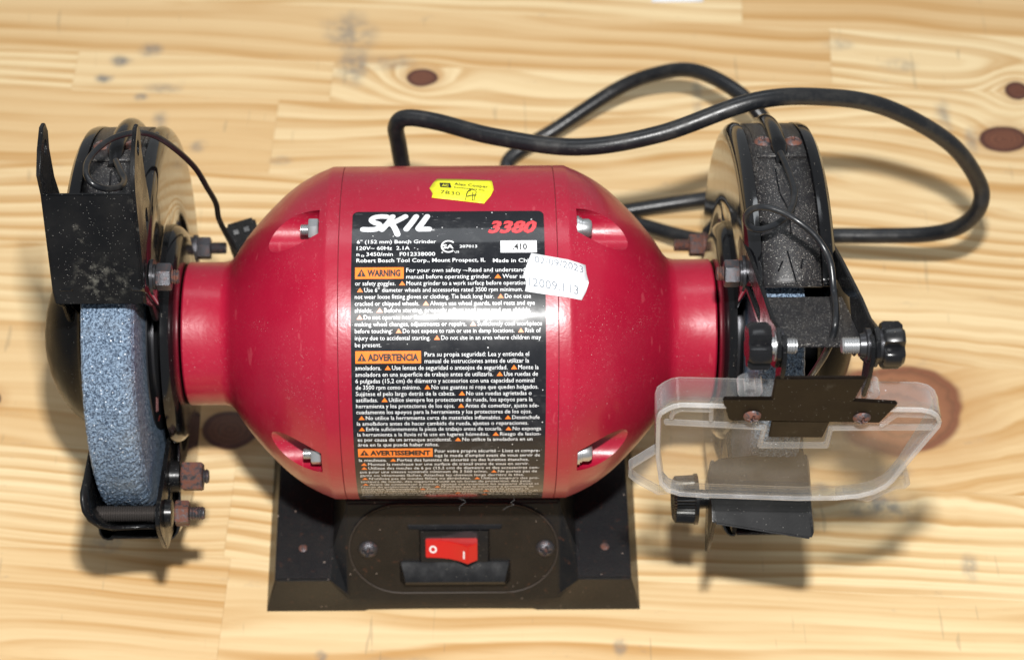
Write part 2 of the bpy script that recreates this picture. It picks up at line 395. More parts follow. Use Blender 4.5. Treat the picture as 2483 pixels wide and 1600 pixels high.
def spline(pts, sub=10):
    pts = [Vector(p) for p in pts]; out = []
    for i in range(len(pts) - 1):
        p0 = pts[max(i - 1, 0)]; p1 = pts[i]; p2 = pts[i + 1]; p3 = pts[min(i + 2, len(pts) - 1)]
        for k in range(sub):
            t = k / sub
            out.append(.5 * ((2 * p1) + (p2 - p0) * t + (2 * p0 - 5 * p1 + 4 * p2 - p3) * t * t + (3 * p1 - p0 - 3 * p2 + p3) * t ** 3))
    out.append(pts[-1]); return out
def tube_bm(pts, r, seg=14, bm=None, ends=True):
    bm = bm or bmesh.new(); n = len(pts); rings = []
    d0 = (pts[1] - pts[0]).normalized(); nrm = d0.orthogonal().normalized()
    for i, p in enumerate(pts):
        d = (pts[min(i + 1, n - 1)] - pts[max(i - 1, 0)]).normalized()
        nrm = (nrm - d * nrm.dot(d)).normalized(); bi = d.cross(nrm)
        rr = r(i / (n - 1)) if callable(r) else r
        rings.append([bm.verts.new(p + (nrm * math.cos(2 * math.pi * k / seg) + bi * math.sin(2 * math.pi * k / seg)) * rr) for k in range(seg)])
    for a, b in zip(rings, rings[1:]):
        for k in range(seg): bm.faces.new((a[k], a[(k + 1) % seg], b[(k + 1) % seg], b[k]))
    if ends: bm.faces.new(rings[0]); bm.faces.new(rings[-1])
    return bm
def tube(name, pts, r, mat, parent, sub=10, seg=14):
    return link_mesh(name, tube_bm(spline(pts, sub), r, seg), mat, parent, 50)
def screw(name, pos, nrm, rad, mat, parent, rot=0, hgt=.42):
    """pan head with a real cross recess"""
    bm = bmesh.new(); z = Vector(nrm).normalized(); x = z.orthogonal().normalized(); y = z.cross(x)
    c, s = math.cos(rot), math.sin(rot); x, y = x * c + y * s, y * c - x * s
    nr, ns = 11, 40; rows = []
    for i in range(nr + 1):
        q = i / nr; row = []
        for k in range(ns if i else 1):
            a = 2 * math.pi * k / ns; px, py = rad * q * math.cos(a), rad * q * math.sin(a)
            h = rad * hgt * (1 - q ** 2.6) + .12 * rad
            if q < .62 and (abs(px) < rad * .13 or abs(py) < rad * .13): h -= rad * .34
            row.append(bm.verts.new(Vector(pos) + x * px + y * py + z * h))
        rows.append(row)
    rows.append([bm.verts.new(v.co - z * rad * .5) for v in rows[-1]])
    for i in range(len(rows) - 1):
        a, b = rows[i], rows[i + 1]
        for k in range(ns):
            j = (k + 1) % ns
            if len(a) == 1: bm.faces.new((a[0], b[k], b[j]))
            else: bm.faces.new((a[k], b[k], b[j], a[j]))
    return link_mesh(name, bm, mat, parent, 40)
def grid_bm(fn, us, vs, bm=None):
    bm = bm or bmesh.new(); g = [[bm.verts.new(fn(u, v)) for u in us] for v in vs]
    for a, b in zip(g, g[1:]):
        for i in range(len(us) - 1): bm.faces.new((a[i], a[i + 1], b[i + 1], b[i]))
    return bm
def lin(a, b, n): return [a + (b - a) * i / n for i in range(n + 1)]

# ------------------------------------------------------------------ workbench: glued pine boards
bench = bpy.data.objects.new('workbench', None); col.objects.link(bench)
tag(bench, label='pale pine workbench of glued boards with knots, under the red grinder', category='workbench')
BA = R(-3.8); bc, bs = math.cos(BA), math.sin(BA)
rows_v = [-520, -450, -395, -340, -282, -225, -165, -110, -54.5, 1.2, 72, 120, 172, 222, 250, 290, 338, 392, 450, 520]
joints = {7: [-100.6], 8: [-104.0], 12: [-108.3, 310], 13: [-222., -81.], 14: [190.6], 15: [-150, 142.6], 9: [-330], 10: [-260], 11: [330], 6: [90], 5: [-180, 240], 4: [60]}
for i in range(len(rows_v) - 1):
    v0, v1 = rows_v[i], rows_v[i + 1]
    us = [-620] + joints.get(i, [random.uniform(-300, 300)]) + [640]
    for u0, u1 in zip(us, us[1:]):
        bm = box_bm((0, 0, 0), (u1 - u0 - .05, v1 - v0 - .05, 30)); bevel(bm, .07, 1)
        o = link_mesh('board', bm, M['wood'], bench, 0)
        uc, vc = (u0 + u1) / 2, (v0 + v1) / 2
        o.location = Vector((uc * bc - vc * bs, uc * bs + vc * bc, -15.1 + random.uniform(-.06, .06))) * MM
        o.rotation_euler = (0, 0, BA)
        o.color = (random.random(), random.random(), random.random(), 1)

# scrap of paper at the far edge of the picture
bm = grid_bm(lambda u, v: Vector((u, v, .25 + .6 * (u - 112) / 30 * (v - 295) / 70)), lin(112, 141, 4), lin(296.5, 365, 6))
o = link_mesh('paper_scrap', bm, M['paper'], None, 60); md = o.modifiers.new('thickness', 'SOLIDIFY'); md.thickness = .12 * MM
tag(o, label='white paper scrap on the bench, cut off by the far edge of the picture', category='paper')

# ------------------------------------------------------------------ bench grinder
G = bpy.data.objects.new('bench_grinder', None); col.objects.link(G)
tag(G, label='red and black two-wheel bench grinder with warning label, standing on the pine workbench', category='bench grinder')

# motor
RM = 71.7
lathe('motor_housing', [(-44.05, 66), (-44.05, RM - .2), (-43.9, RM), (-30, RM), (0, RM), (30, RM), (43.9, RM), (44.05, RM - .2), (44.05, 66)], M['red'], G, seg=160)
lathe('housing_seam', [(-44.3, 60), (-44.3, RM - .5), (44.3, RM - .5), (44.3, 60)], M['seam'], G, seg=96)
BELL = [(44.2, 0), (44.2, RM - .2), (44.35, RM), (48.6, RM), (49.6, RM - .15), (50.6, RM - .6), (52.5, 70.3), (55, 69.3), (57.4, 68.1), (60.2, 66.6), (63, 64.9), (65.8, 62.9), (68.6, 60.7),
        (71.3, 58.3), (74, 55.7), (76.9, 52.8), (79.7, 49.8), (82, 47.2), (84, 44.8), (85.8, 42.6), (87.5, 40.3), (89.1, 38.0), (90.5, 35.8), (91.6, 34.0), (92.8, 32.6), (94.2, 31.6), (96.5, 31), (104, 30.9), (111.6, 31), (112.3, 30.4), (112.3, 0)]
def bell_r(x):
    x = abs(x)
    if x <= 48.6: return RM
    for (a, ra), (b, rb) in zip(BELL[3:], BELL[4:]):
        if a <= x <= b: return ra + (rb - ra) * (x - a) / (b - a) if b > a else ra
    return 31
PK = [40.3, -49.7, 130.3, -139.7]
dg = None
for s in (-1, 1):
    o = link_mesh('end_bell', lathe_bm([(s * x, r) for x, r in BELL], seg=160), M['red'], G, 0)
    cb = bmesh.new()
    for ph in PK:
        p = (64.3 * math.cos(R(ph)), 64.3 * math.sin(R(ph)))
        lathe_bm([(s * 52.5, 0), (s * 52.5, 8.6), (s * 110, 8.6), (s * 110, 0)], ctr=p, seg=40, bm=cb)
    cut = link_mesh('cutter', cb, M['red'], None, 0)
    md = o.modifiers.new('pockets', 'BOOLEAN'); md.operation = 'DIFFERENCE'; md.object = cut; md.solver = 'EXACT'
    bpy.context.view_layer.update()
    me = bpy.data.meshes.new_from_object(o.evaluated_get(bpy.context.evaluated_depsgraph_get()))
    o.modifiers.clear(); o.data = me; me.name = 'end_bell'
    bpy.data.objects.remove(cut)
    me.shade_smooth(); me.set_sharp_from_angle(angle=R(28))
    for ph in PK[:2]:
        p = (65.2 * math.cos(R(ph)), 65.2 * math.sin(R(ph)))
        bm = bmesh.new()
        if s < 0:
            hexnut_bm(-52.9, -57.0, 8.0, p, 12, bm); lathe_bm(thread_prof(-57, -60.2, 2.4, .8), p, seg=20, bm=bm)
            link_mesh('nut', bm, M['zinc'], o, 35)
        else:
            lathe_bm([(52.6, 0), (52.6, 5.2), (53.6, 5.2), (53.6, 4.9)], p, seg=24, bm=bm); lathe_bm([(53.7, 4.4), (54.6, 4.4), (54.8, 3.9), (57.4, 3.9), (58.6, 3.1), (59, 1.8), (59, 0)], p, seg=24, bm=bm)
            link_mesh('bolt_head', bm, M['zinc'], o, 35)

# base casting
def base_mesh():
    foot = [(75, 0), (71, 24), (55, 24.4), (35, 24.6), (-35, 24.6), (-71, 24), (-75, 0)]
    def dog(z0): return [(75, z0), (74.4, 12), (49, 56), (34, 60), (-34, 60), (-71, 24), (-75, 0)]
    flat = [(75, 0), (74.2, .4), (55, .4), (35, .4), (-35, .4), (-74.2, .4), (-75, 0)]
    st = [(-85.6, flat), (-80.2, foot), (-54.5, foot), (-47, dog(0)), (-40.5, dog(0)), (-38.5, dog(2.0)), (-15, dog(2.9)), (14, dog(2.9)), (37, dog(2.0)), (39.5, dog(0)), (48.5, dog(0)), (57, foot), (81.2, foot), (86.6, flat)]
    bm = bmesh.new(); g = [[bm.verts.new((x, -f, z)) for f, z in pr] for x, pr in st]
    for a, b in zip(g, g[1:]):
        for i in range(6): bm.faces.new((a[i], a[i + 1], b[i + 1], b[i]))
    bmesh.ops.recalc_face_normals(bm, faces=bm.faces[:]); bevel(bm, .9, 2, 22)
    return bm
base = link_mesh('base', base_mesh(), M['cast'], G, 30)
for X in (-68, 70):
    ob = lathe_bm([(-2.4, 0), (-2.4, 1.5), (0, 1.9), (.25, 1.4), (.25, 0)], seg=18)
    for v in ob.verts: v.co = Vector((X + (v.co.z - AX_H), -55 + v.co.y, 24.4 + v.co.x))
    link_mesh('rivet', ob, M['rust'], base, 40)
# switch panel frame on the sloping front
PO = Vector((0, -74.4, 12.0)); PK_ = Vector((0, .5, .866)); PN = Vector((0, -.866, .5))
def pan(x, k, n=0): return Vector((x, 0, 0)) + PO + PK_ * k + PN * n
def stadium(x0, x1, k0, k1, seg=18):
    r = (k1 - k0) / 2; kc = (k0 + k1) / 2; pts = []
    for i in range(seg + 1):
        a = -math.pi / 2 + math.pi * i / seg; pts.append((x1 - r + r * math.cos(a), kc + r * math.sin(a)))
    for i in range(seg + 1):
        a = math.pi / 2 + math.pi * i / seg; pts.append((x0 + r + r * math.cos(a), kc + r * math.sin(a)))
    return pts
swp = prism('switch_plate', [pan(x, k, -.3) for x, k in stadium(-45.8, 47.5, 3.6, 49.8)], PN * 1.1, M['switchplate'], G, bev=.35)
link_mesh('plate_edge', tube_bm([pan(x, k, .55) for x, k in stadium(-46.2, 47.9, 3.2, 50.2)] + [pan(*stadium(-46.2, 47.9, 3.2, 50.2)[0], .55)], .34, 6), simple('worn_edge', (.045, .034, .027), .6), swp, 60)
for X in (-37.6, 42.2): screw('screw', pan(X, 27, .7), PN, 4.3, M['rustdark'], swp, .5, .62)
hood = bmesh.new()
def slab(prof, xa, xb, bm):
    """prof: list of (k,n) closed; tapered ends"""
    a = [bm.verts.new(pan(xa + (n * .5), k, n)) for k, n in prof]; b = [bm.verts.new(pan(xb - (n * .5), k, n)) for k, n in prof]
    for i in range(len(prof)): bm.faces.new((a[i], a[(i + 1) % len(prof)], b[(i + 1) % len(prof)], b[i]))
    bm.faces.new(a); bm.faces.new(b); return bm
slab([(20.8, .6), (20.8, 2.0), (19.6, 2.6), (15.5, 5.0), (12.6, 6.2), (11.0, 5.6), (9.6, .6)], -24, 27, hood)
slab([(37.8, .6), (37.8, 1.5), (38.6, 1.5), (40.2, .6)], -20, 23, hood); bevel(hood, .6, 2, 20)
link_mesh('switch_guard', hood, M['plastic'], swp, 30)
bz = bmesh.new(); slab([(21, .5), (21, 2.4), (37.2, 2.4), (37.2, .5)], -15, 17.6, bz); bevel(bz, .5, 2)
bezel = link_mesh('switch', bz, M['plastic'], G, 30)
rk = bmesh.new()
rp = [(-11.6, 1.2), (-11.6, 4.0), (-9, 4.0), (-5, 4.4), (-1, 5.2), (3, 6.8), (7.2, 9.6), (11.6, 6.4), (11.6, 1.2)]
a = [rk.verts.new(pan(x, 24.2, n)) for x, n in rp]; b = [rk.verts.new(pan(x, 33.6, n)) for x, n in rp]
for i in range(len(rp)): rk.faces.new((a[i], a[(i + 1) % len(rp)], b[(i + 1) % len(rp)], b[i]))
rk.faces.new(a); rk.faces.new(b); bmesh.ops.recalc_face_normals(rk, faces=rk.faces[:]); bevel(rk, .35, 2, 22)
rocker = link_mesh('rocker', rk, M['rocker'], bezel, 25)
mk = bmesh.new()
for i in range(20):
    q = [(-8.3 + rr * math.cos(2 * math.pi * j / 20), 28.9 + rr * 1.15 * math.sin(2 * math.pi * j / 20)) for j in (i, i + 1) for rr in (1.0, 1.7)]
    vs = [mk.verts.new(pan(x, k, 4.0 + (x + 9) * .1 * (x > -9) + .12)) for x, k in (q[0], q[1], q[3], q[2])]; mk.faces.new(vs)
def rn(x): return 6.8 + (x - 3) / 4.2 * 2.8 + .12
mk.faces.new([mk.verts.new(pan(x, k, rn(x))) for x, k in ((5.2, 26.6), (5.9, 26.6), (5.9, 30.6), (5.2, 30.6))])
link_mesh('switch_marks', mk, M['white'], rocker and bezel, 0)

# ------------------------------------------------------------------ guards and wheels
def wheel_bm(x0, x1, r):
    bm = bmesh.new(); s = 1 if x1 > x0 else -1
    prof = [(x0, 0), (x0, r * .5), (x0, r - 1.2), (x0 + s * .5, r - .4), (x0 + s * 1.2, r)] + [(x0 + s * (1.2 + (abs(x1 - x0) - 6.2) * i / 16), r) for i in range(1, 16)] + [(x1 - s * 4.6, r), (x1 - s * 2.6, r - .7), (x1 - s * 1.0, r - 2.2), (x1, r - 4.6), (x1, r * .86), (x1, r * .5), (x1, 0)]
    lathe_bm(prof, seg=300, bm=bm)
    for v in bm.verts:
        rad = Vector((0, v.co.y, v.co.z - AX_H))
        if rad.length > r - 6: v.co += rad.normalized() * random.uniform(-.30, .22) + Vector((random.uniform(-.12, .12), 0, 0))
    return bm
sect0, sect1 = 68, 325
for s in (-1, 1):
    P = lambda pts: [(s * x, r) for x, r in pts]
    gin = lathe('inner_guard_plate', P([(118, 43), (118, 60), (118, 81.5), (118.25, 84), (119.0, 86.3), (120.4, 88.2), (121.9, 89.0), (123.0, 89.0), (123.3, 88.2)]), M['mirror'], G, th0=sect0, th1=sect1, seg=110, caps=False, solid=1.1)
    lathe('boss', P([(118.6, 47.4), (117.2, 47.0), (115.4, 46), (113.9, 44.3), (113.2, 42), (112.9, 39.5), (112.9, 30.4), (112.9, 0)]), M['gloss'], gin, seg=96, caps=False)
    go = lathe('outer_guard_cover', P([(146.9, 88.2), (147.3, 89), (149.2, 89), (151, 88.4), (152.2, 86.6), (152.6, 84), (152.6, 60), (152.6, 43)]), M['gloss'], G, th0=sect0, th1=sect1, seg=110, caps=False, solid=1.1)
    lathe('cover_dome', P([(151.9, 45), (152.6, 42.6), (154, 40.6), (157, 38.2), (160.5, 35.2), (164, 31.3), (167.2, 26.6), (170.2, 20.6), (172.4, 14), (173.7, 7.5), (174.2, 3), (174.2, 0)]), M['dome'], go, seg=80, caps=False)
    band = lathe('guard_band', P([(123.5, 87.7), (135, 87.7), (146.7, 87.7)]), M['dusty'], G, th0=sect0, th1=sect1 + 4, seg=110, caps=False, solid=1.2)
    strap = lathe('lamp_strap', P([(126.2, 88.6), (136, 88.8), (146.2, 88.6)]), M['dusty'], G, th0=109.5, th1=190, seg=50, caps=False, solid=1.0)
    hump = [polth(s * 135.6, 88.4 + (1.2 if a > 112 else -.8), R(a)) for a in range(107, 186, 3)]
    link_mesh('lamp_channel', tube_bm([Vector(p) for p in hump], lambda q: 3.5 if q > .06 else 2.6, 20), M['gloss'], strap, 50)
    for X in (129.8, 142.2):
        th = R(117.3); n = polth(0, 1, th) - Vector((0, 0, AX_H)); screw('screw', polth(s * X, 88.9, th), n, 3.7, M['rust'], strap, .3 + .7 * random.random(), .5)
    # embossed arrow on the band
    eb = bmesh.new()
    def bandpt(X, u, r=88.6):
        t = math.sqrt(r * r - u * u); return pol(X, t, u)
    if s > 0:
        lines = [[(132.5, 65), (132.6, 55), (134.2, 51), (135.6, 47), (135.6, 38)], [(133.6, 31), (135.2, 24), (136.6, 18.5)], [(131.5, 27), (129.6, 23)], [(139.5, 28), (138.6, 24)]]
    else:
        lines = [[(-136, 66), (-135.2, 52)], [(-131.5, 63), (-130.6, 58)]]
    for ln in lines:
        pts = []
        for (xa, ua), (xb, ub) in zip(ln, ln[1:]): pts += [bandpt(xa + (xb - xa) * i / 5, ua + (ub - ua) * i / 5) for i in range(5)]
        pts.append(bandpt(*ln[-1])); tube_bm(pts, .38, 6, eb)
    link_mesh('embossed_arrow', eb, M['plastic'], band, 50)
    # wheel
    wx0, wx1 = (146.2, 125.4) if s < 0 else (142.0, 122.6)
    wh = link_mesh('grinding_wheel', wheel_bm(s * wx0, s * wx1, 75), M['grit'], G, 0)
    tag(wh, label='blue grey abrasive wheel exposed at the front' if s < 0 else 'blue grey abrasive wheel hidden under the spark guard')
    lathe('blotter', [(s * (wx1 + .2), 0), (s * (wx1 - .6), 0), (s * (wx1 - .6), 41), (s * (wx1 + .2), 41.4)], M['blotter'], wh, seg=64, caps=False)
    lathe('flange', [(s * (wx1 - .5), 30), (s * (wx1 - 1.6), 30), (s * (wx1 - 2.6), 28), (s * (wx1 - 2.6), 23), (s * (wx1 - 4), 21), (s * (wx1 - 4), 14), (s * 112, 14)], M['oxide'], wh, seg=64, caps=False)
    # rear bolt through the inner plate
    ctr = (-62, 39.5); bm = hexnut_bm(s * 117.4, s * 110.6, 9.2, ctr, 10); lathe_bm([(s * 117.5, 6.2), (s * 116.6, 6.2), (s * 116.6, 0)], ctr, seg=24, bm=bm); lathe_bm(thread_prof(s * 110.6, s * 103.6, 2.9), ctr, seg=20, bm=bm)
    link_mesh('guard_bolt', bm, M['rust'] if s > 0 else M['rustdark'], G, 35)
    # front upper bolt holding the spark guard arm
    ctr = (75, 22.6); bm = lathe_bm([(s * 117.6, 0), (s * 117.6, 7.2), (s * 116.4, 7.2), (s * 116.4, 5.2), (s * 115.6, 5.2), (s * 115.6, 0)], ctr, seg=28)
    wash = link_mesh('washer', bm, M['oxide'], G, 35)
    bm = hexnut_bm(s * 115.5, s * 109.6, 9.6, ctr, 18); link_mesh('nut', bm, M['rustdark'], G, 35)
    link_mesh('bolt_thread', lathe_bm(thread_prof(s * 109.6, s * 106.6, 3.0), ctr, seg=20), M['rust'], G, 35)

# red print on the left blotter
bm = bmesh.new()
for a, b in (((12, -27), (16, -27)), ((16, -27), (16, -33)), ((16, -33), (12, -33)), ((12, -33), (12, -27)), ((6, -35), (10, -37))):
    tube_bm([pol(-124.75, *a), pol(-124.75, *b)], .2, 6, bm)
link_mesh('blotter_print', bm, simple('dull_red_print', (.13, .016, .012), .5), G, 0)

# ------------------------------------------------------------------ spark guards (arms + plate)
def arm(outline, X, th, parent, holes=()):
    return prism('arm', [pol(X, t, u) for t, u in outline], (th, 0, 0), M['plate'], parent, [[pol(X, t, u) for t, u in h] for h in holes], bev=.35)
def circ(t, u, r, n=14): return [(t + r * math.cos(2 * math.pi * i / n), u + r * math.sin(2 * math.pi * i / n)) for i in range(n)]
def slot(p, q, r, n=8):
    p, q = Vector(p), Vector(q); a0 = math.atan2((q - p).y, (q - p).x)
    return [(p.x + r * math.cos(a0 + math.pi / 2 + math.pi * i / n), p.y + r * math.sin(a0 + math.pi / 2 + math.pi * i / n)) for i in range(n + 1)] + \
           [(q.x + r * math.cos(a0 - math.pi / 2 + math.pi * i / n), q.y + r * math.sin(a0 - math.pi / 2 + math.pi * i / n)) for i in range(n + 1)]
def plate4(name, c, th, mat, parent, bev=.5):
    c = [Vector(p) for p in c]; n = (c[1] - c[0]).cross(c[3] - c[0]).normalized()
    return prism(name, c, n * th, mat, parent, bev=bev)
# right: lowered over the wheel, dusty
sgR = plate4('spark_guard', [pol(119.2, 93, 11.5), pol(153.2, 93, 11.5), pol(153.2, 138, -6.6), pol(119.2, 138, -6.6)], -1.6, M['dusty'], G)
tag(sgR, label='dusty spark guard lowered over the wheel')
in_out = [(60, 31), (59, 36), (64, 38.5), (72, 36), (94, 27.5), (130, 12), (146, 4.5), (160, 1), (164, -4), (163, -10), (156, -13.5), (148, -13), (134, -9.5), (118, 0), (98, 9), (82, 15), (70, 22)]
arm(in_out, 117.4, 1.7, sgR, [slot((78, 22), (118, 6), 2.6), circ(155.5, -5.6, 3.0)])
out_out = [(61, 31), (60, 35), (64, 37), (71, 34.5), (92, 27), (130, 12), (146, 4.5), (160, 1), (164, -4), (163, -10), (156, -13.5), (148, -13.5), (132, -11), (120, -4), (114, 6), (111, 12), (98, 14.5), (83, 20), (68, 28)]
arm(out_out, 152.6, 1.7, sgR, [circ(155.5, -5.6, 3.0)])
link_mesh('side_flange', prism_bm([pol(151.8, 78, 16), pol(151.8, 93, 11), pol(151.8, 137, -6.8), pol(151.8, 122, -10), pol(151.8, 92, 0)], (1.0, 0, 0), bev=.3), M['dusty'], sgR, 30)
# left: swung up, the plate towards the camera
sgL = plate4('spark_guard', [pol(-154.0, 108, 54.0), pol(-119.6, 108, 54.0), pol(-119.6, 82, 12.6), pol(-154.0, 82, 12.6)], -1.8, M['scuffed'], G)
tag(sgL, label='black spark guard swung up, scuffed plate towards the viewer')
L1 = [(103, 79), (99, 81), (94, 78.5), (91.5, 72), (82, 62), (69, 51.5), (59, 30), (48, 15), (46, 9), (49, 5), (55, 5.5), (66, 11), (80, 12), (85, 17), (107, 53), (109, 60), (107.5, 70)]
arm(L1, -120.4, 1.7, sgL, [slot((80, 47), (64, 24), 2.6), circ(100, 71.5, 2.8)])
L2 = [(p[0] + 6, p[1]) if p[1] > 55 else p for p in L1]
arm(L2, -155.0, 1.7, sgL, [circ(105, 71.5, 2.8)])

# ------------------------------------------------------------------ left tool rest bracket (no rest fitted)
def F2(X, F, h): return Vector((X, -F, AX_H + h))
brk = prism('tool_rest_bracket', [pol(-121.6, t, u) for t, u in [(3, -43.5), (9, -45), (44, -73), (43, -79), (38, -83), (22, -90.5), (17, -91), (10, -88), (-20, -76), (-24, -68), (-23, -58), (-8, -45)]], (1.9, 0, 0), M['plate'], G,
            [[pol(-121.6, t, u) for t, u in slot((6, -56), (20, -76), 3.0)]], bev=.4)
fl = bmesh.new(); rows = [(-151, -45, 8, 26), (-151, -52, 4, 34), (-151, -60, 0, 43), (-151, -66, 0, 51), (-151, -70, 0, 51), (-150.2, -74, 0, 51), (-148, -78, 0, 49), (-144.5, -81, 0, 45), (-140, -82.4, 0, 38), (-130, -82, 0, 34), (-121, -82, 0, 34)]
g = [[fl.verts.new(pol(x, t0 + (t1 - t0) * q / 4, u + .05 * (t0 + (t1 - t0) * q / 4 - 20))) for q in range(5)] for x, u, t0, t1 in rows]
for a, b in zip(g, g[1:]):
    for i in range(4): fl.faces.new((a[i], a[i + 1], b[i + 1], b[i]))
o = link_mesh('bent_side', fl, M['plate'], brk, 40); md = o.modifiers.new('thickness', 'SOLIDIFY'); md.thickness = 1.8 * MM
def FC(F, h):
    v = F2(0, F, h) - Vector((0, 0, AX_H)); return (v.dot(back), v.dot(up))
c1 = FC(77, -20)
link_mesh('cross_bolt', lathe_bm(thread_prof(-150.5, -121.5, 3.5, 1.0), c1, seg=24), M['thread'], brk, 35)
bm = lathe_bm([(-119.6, 0), (-119.6, 6), (-117.0, 5.6), (-116.8, 0)], c1, seg=24); link_mesh('washer', bm, M['plate'], brk, 35)
link_mesh('nut', hexnut_bm(-115.6, -109.8, 9.6, c1, 22), M['rust'], brk, 30)
link_mesh('bolt_thread', lathe_bm(thread_prof(-109.6, -103.4, 2.9, 1.2), c1, seg=20), M['rustdark'], brk, 35)
c2 = FC(56, -26)
bm = lathe_bm([(-119.6, 0), (-119.6, 7), (-115.6, 6.6), (-115.2, 0)], c2, seg=24); link_mesh('washer', bm, M['plate'], brk, 35)
link_mesh('nut', hexnut_bm(-115, -106, 11.5, c2, 8), M['rust'], brk, 30)
link_mesh('bolt_thread', lathe_bm(thread_prof(-106, -103.6, 3.2, 1.2), c2, seg=20), M['rustdark'], brk, 35)

# ------------------------------------------------------------------ right tool rest
def RP(X, F): return F2(X, F, 4 - .55 * (F - 98))
rest_out = [(105.0, 80), (106.5, 75.5), (110, 73.4), (144.2, 70.6), (147.6, 100.5), (146.6, 102.2), (145, 102), (107.6, 96.6)]
nrm = Vector((0, -.55, 1)).normalized()
rest = prism('tool_rest', [RP(x, f) for x, f in rest_out], nrm * -2.8, M['rest'], G, bev=.8)
tag(rest, label='black tool rest plate below the clear eye shield')
link_mesh('side_lip', prism_bm([RP(145.4, 72), RP(147.7, 100.5), RP(150.0, 99) - nrm * 12, RP(148.2, 74) - nrm * 12], (-1.6, 0, 0), bev=.4), M['plate'], rest, 30)
prism('bracket_leg', [F2(106.6, F, h) for F, h in [(72, 14), (96, 5), (96, -10), (95, -23), (92.5, -26.5), (89, -23), (80, -12), (70, -10)]], (1.7, 0, 0), M['plate'], rest, bev=.35)
prism('bracket_leg', [F2(117.2, F, h) for F, h in [(45, -10), (70, -8), (84, -4), (90, -16), (87, -19), (70, -32), (45, -32)]], (1.9, 0, 0), M['plate'], rest, bev=.35)
ck = FC(75, -14)
kn = bmesh.new(); n = 44; rings = []
for x, rr in ((93.2, 8.2), (94.2, 9.8), (101.6, 10.2), (102.2, 10.2)):
    rings.append([kn.verts.new(polth(x, rr - (.55 if (i % 2 and 94 <= x < 102) else 0), 2 * math.pi * i / (2 * n)) + back * ck[0] + up * ck[1]) for i in range(2 * n)])
for a, b in zip(rings, rings[1:]):
    for i in range(2 * n): kn.faces.new((a[i], a[(i + 1) % (2 * n)], b[(i + 1) % (2 * n)], b[i]))
kn.faces.new(rings[0]); kn.faces.new(rings[-1])
knob = link_mesh('knurled_knob', kn, M['plastic'], rest, 20)
lathe('knob_collar', [(102.2, 0), (102.2, 10.8), (103.4, 10.8), (103.4, 4.2), (106.6, 4.0), (117, 4.0), (117, 0)], M['plastic'], rest, ctr=ck, seg=32)

# ------------------------------------------------------------------ eye shield hanging on the right
shb = prism('shield_bracket', [F2(x, 100, z - AX_H) for x, z in [(117.6, 242.0), (150.4, 241.8), (148.2, 226.4), (164.2, 224.4), (164.6, 223.4), (160.1, 210.3), (104.1, 212.8), (100.3, 227.4), (101, 228.1), (117.9, 227.8)]], (0, 1.6, 0), M['brown'], G, bev=.45)
def flange(X): return prism('side_flange', [pol(X, t, u) for t, u in [(162, -2), (164.5, -6), (163, -11), (160, -14), (157, -17)]] + [F2(X, 99.8, 121.6), F2(X, 99.4, 108), F2(X, 93, 112), pol(X, 148, -12), pol(X, 149, -5), pol(X, 154, 0)], (1.6, 0, 0), M['plate'], shb, bev=.3)
flange(119.3); flange(150.6)
prism('bent_tab', [F2(120.0, 99.6, 91.5), F2(141.6, 99.6, 91), F2(140.8, 98.6, 77.5), F2(120.5, 98.6, 78)], (0, 1.0, 0), M['brown'], shb, bev=.3)
for X, Z in ((112.2, 216.4), (152.8, 214.6)): screw('screw', F2(X, 100, Z - AX_H), (0, -1, 0.1), 3.3, M['rust'], shb, .6, .5)
for s, X in ((-1, 119), (1, 153)):
    pc = (155.5, -5.6)
    bm = bmesh.new(); nl = 60; x0, x1 = (X - 3.2, X - 11.4) if s < 0 else (X + 2.6, X + 10.2)
    rr = [8.7 - 2.4 * max(0, math.cos(5 * 2 * math.pi * i / nl + (.5 if s < 0 else 2.0))) ** 1.5 for i in range(nl)]
    rg = []
    for x, k in ((x0, .92), (x0 + (x1 - x0) * .12, 1.), (x0 + (x1 - x0) * .82, 1.), (x1, .86)):
        rg.append([bm.verts.new(polth(x, rr[i] * k, 2 * math.pi * i / nl) + back * pc[0] + up * pc[1]) for i in range(nl)])
    for a, b in zip(rg, rg[1:]):
        for i in range(nl): bm.faces.new((a[i], a[(i + 1) % nl], b[(i + 1) % nl], b[i]))
    bm.faces.new(rg[0]); bm.faces.new(rg[-1])
    k_ = link_mesh('star_knob', bm, M['plastic'], G, 40)
    if s < 0:
        lathe('washer', [(X - 3.2, 0), (X - 3.2, 3.2), (X - 1.8, 3.2), (X - 1.8, 5.6), (X - .9, 5.6), (X - .9, 0)], M['zinc'], k_, ctr=pc, seg=24)
        lathe('collar', [(X + .4, 0), (X + .4, 6.4), (X + 1.4, 6.4), (X + 1.6, 4.6), (X + 2.6, 4.4), (X + 2.6, 0)], M['oxide'], k_, ctr=pc, seg=24)
        link_mesh('bolt_thread', lathe_bm(thread_prof(X + 2.6, X + 6.4, 3.0, .8), pc, seg=20), M['zinc'], k_, 35)
    else:
        lathe('washer', [(X + 1.6, 0), (X + 1.6, 6), (X + 2.6, 6), (X + 2.6, 0)], M['oxide'], k_, ctr=pc, seg=24)
        lathe('collar', [(X - 5.2, 0), (X - 5.2, 4.2), (X - 3.2, 4.6), (X - 3.0, 6.2), (X - 1.4, 6.2), (X - 1.4, 0)], M['oxide'], k_, ctr=pc, seg=24)
        link_mesh('bolt_thread', lathe_bm(thread_prof(X - 5.2, X - 11.4, 3.1, .8), pc, seg=20), M['zinc'], k_, 35)
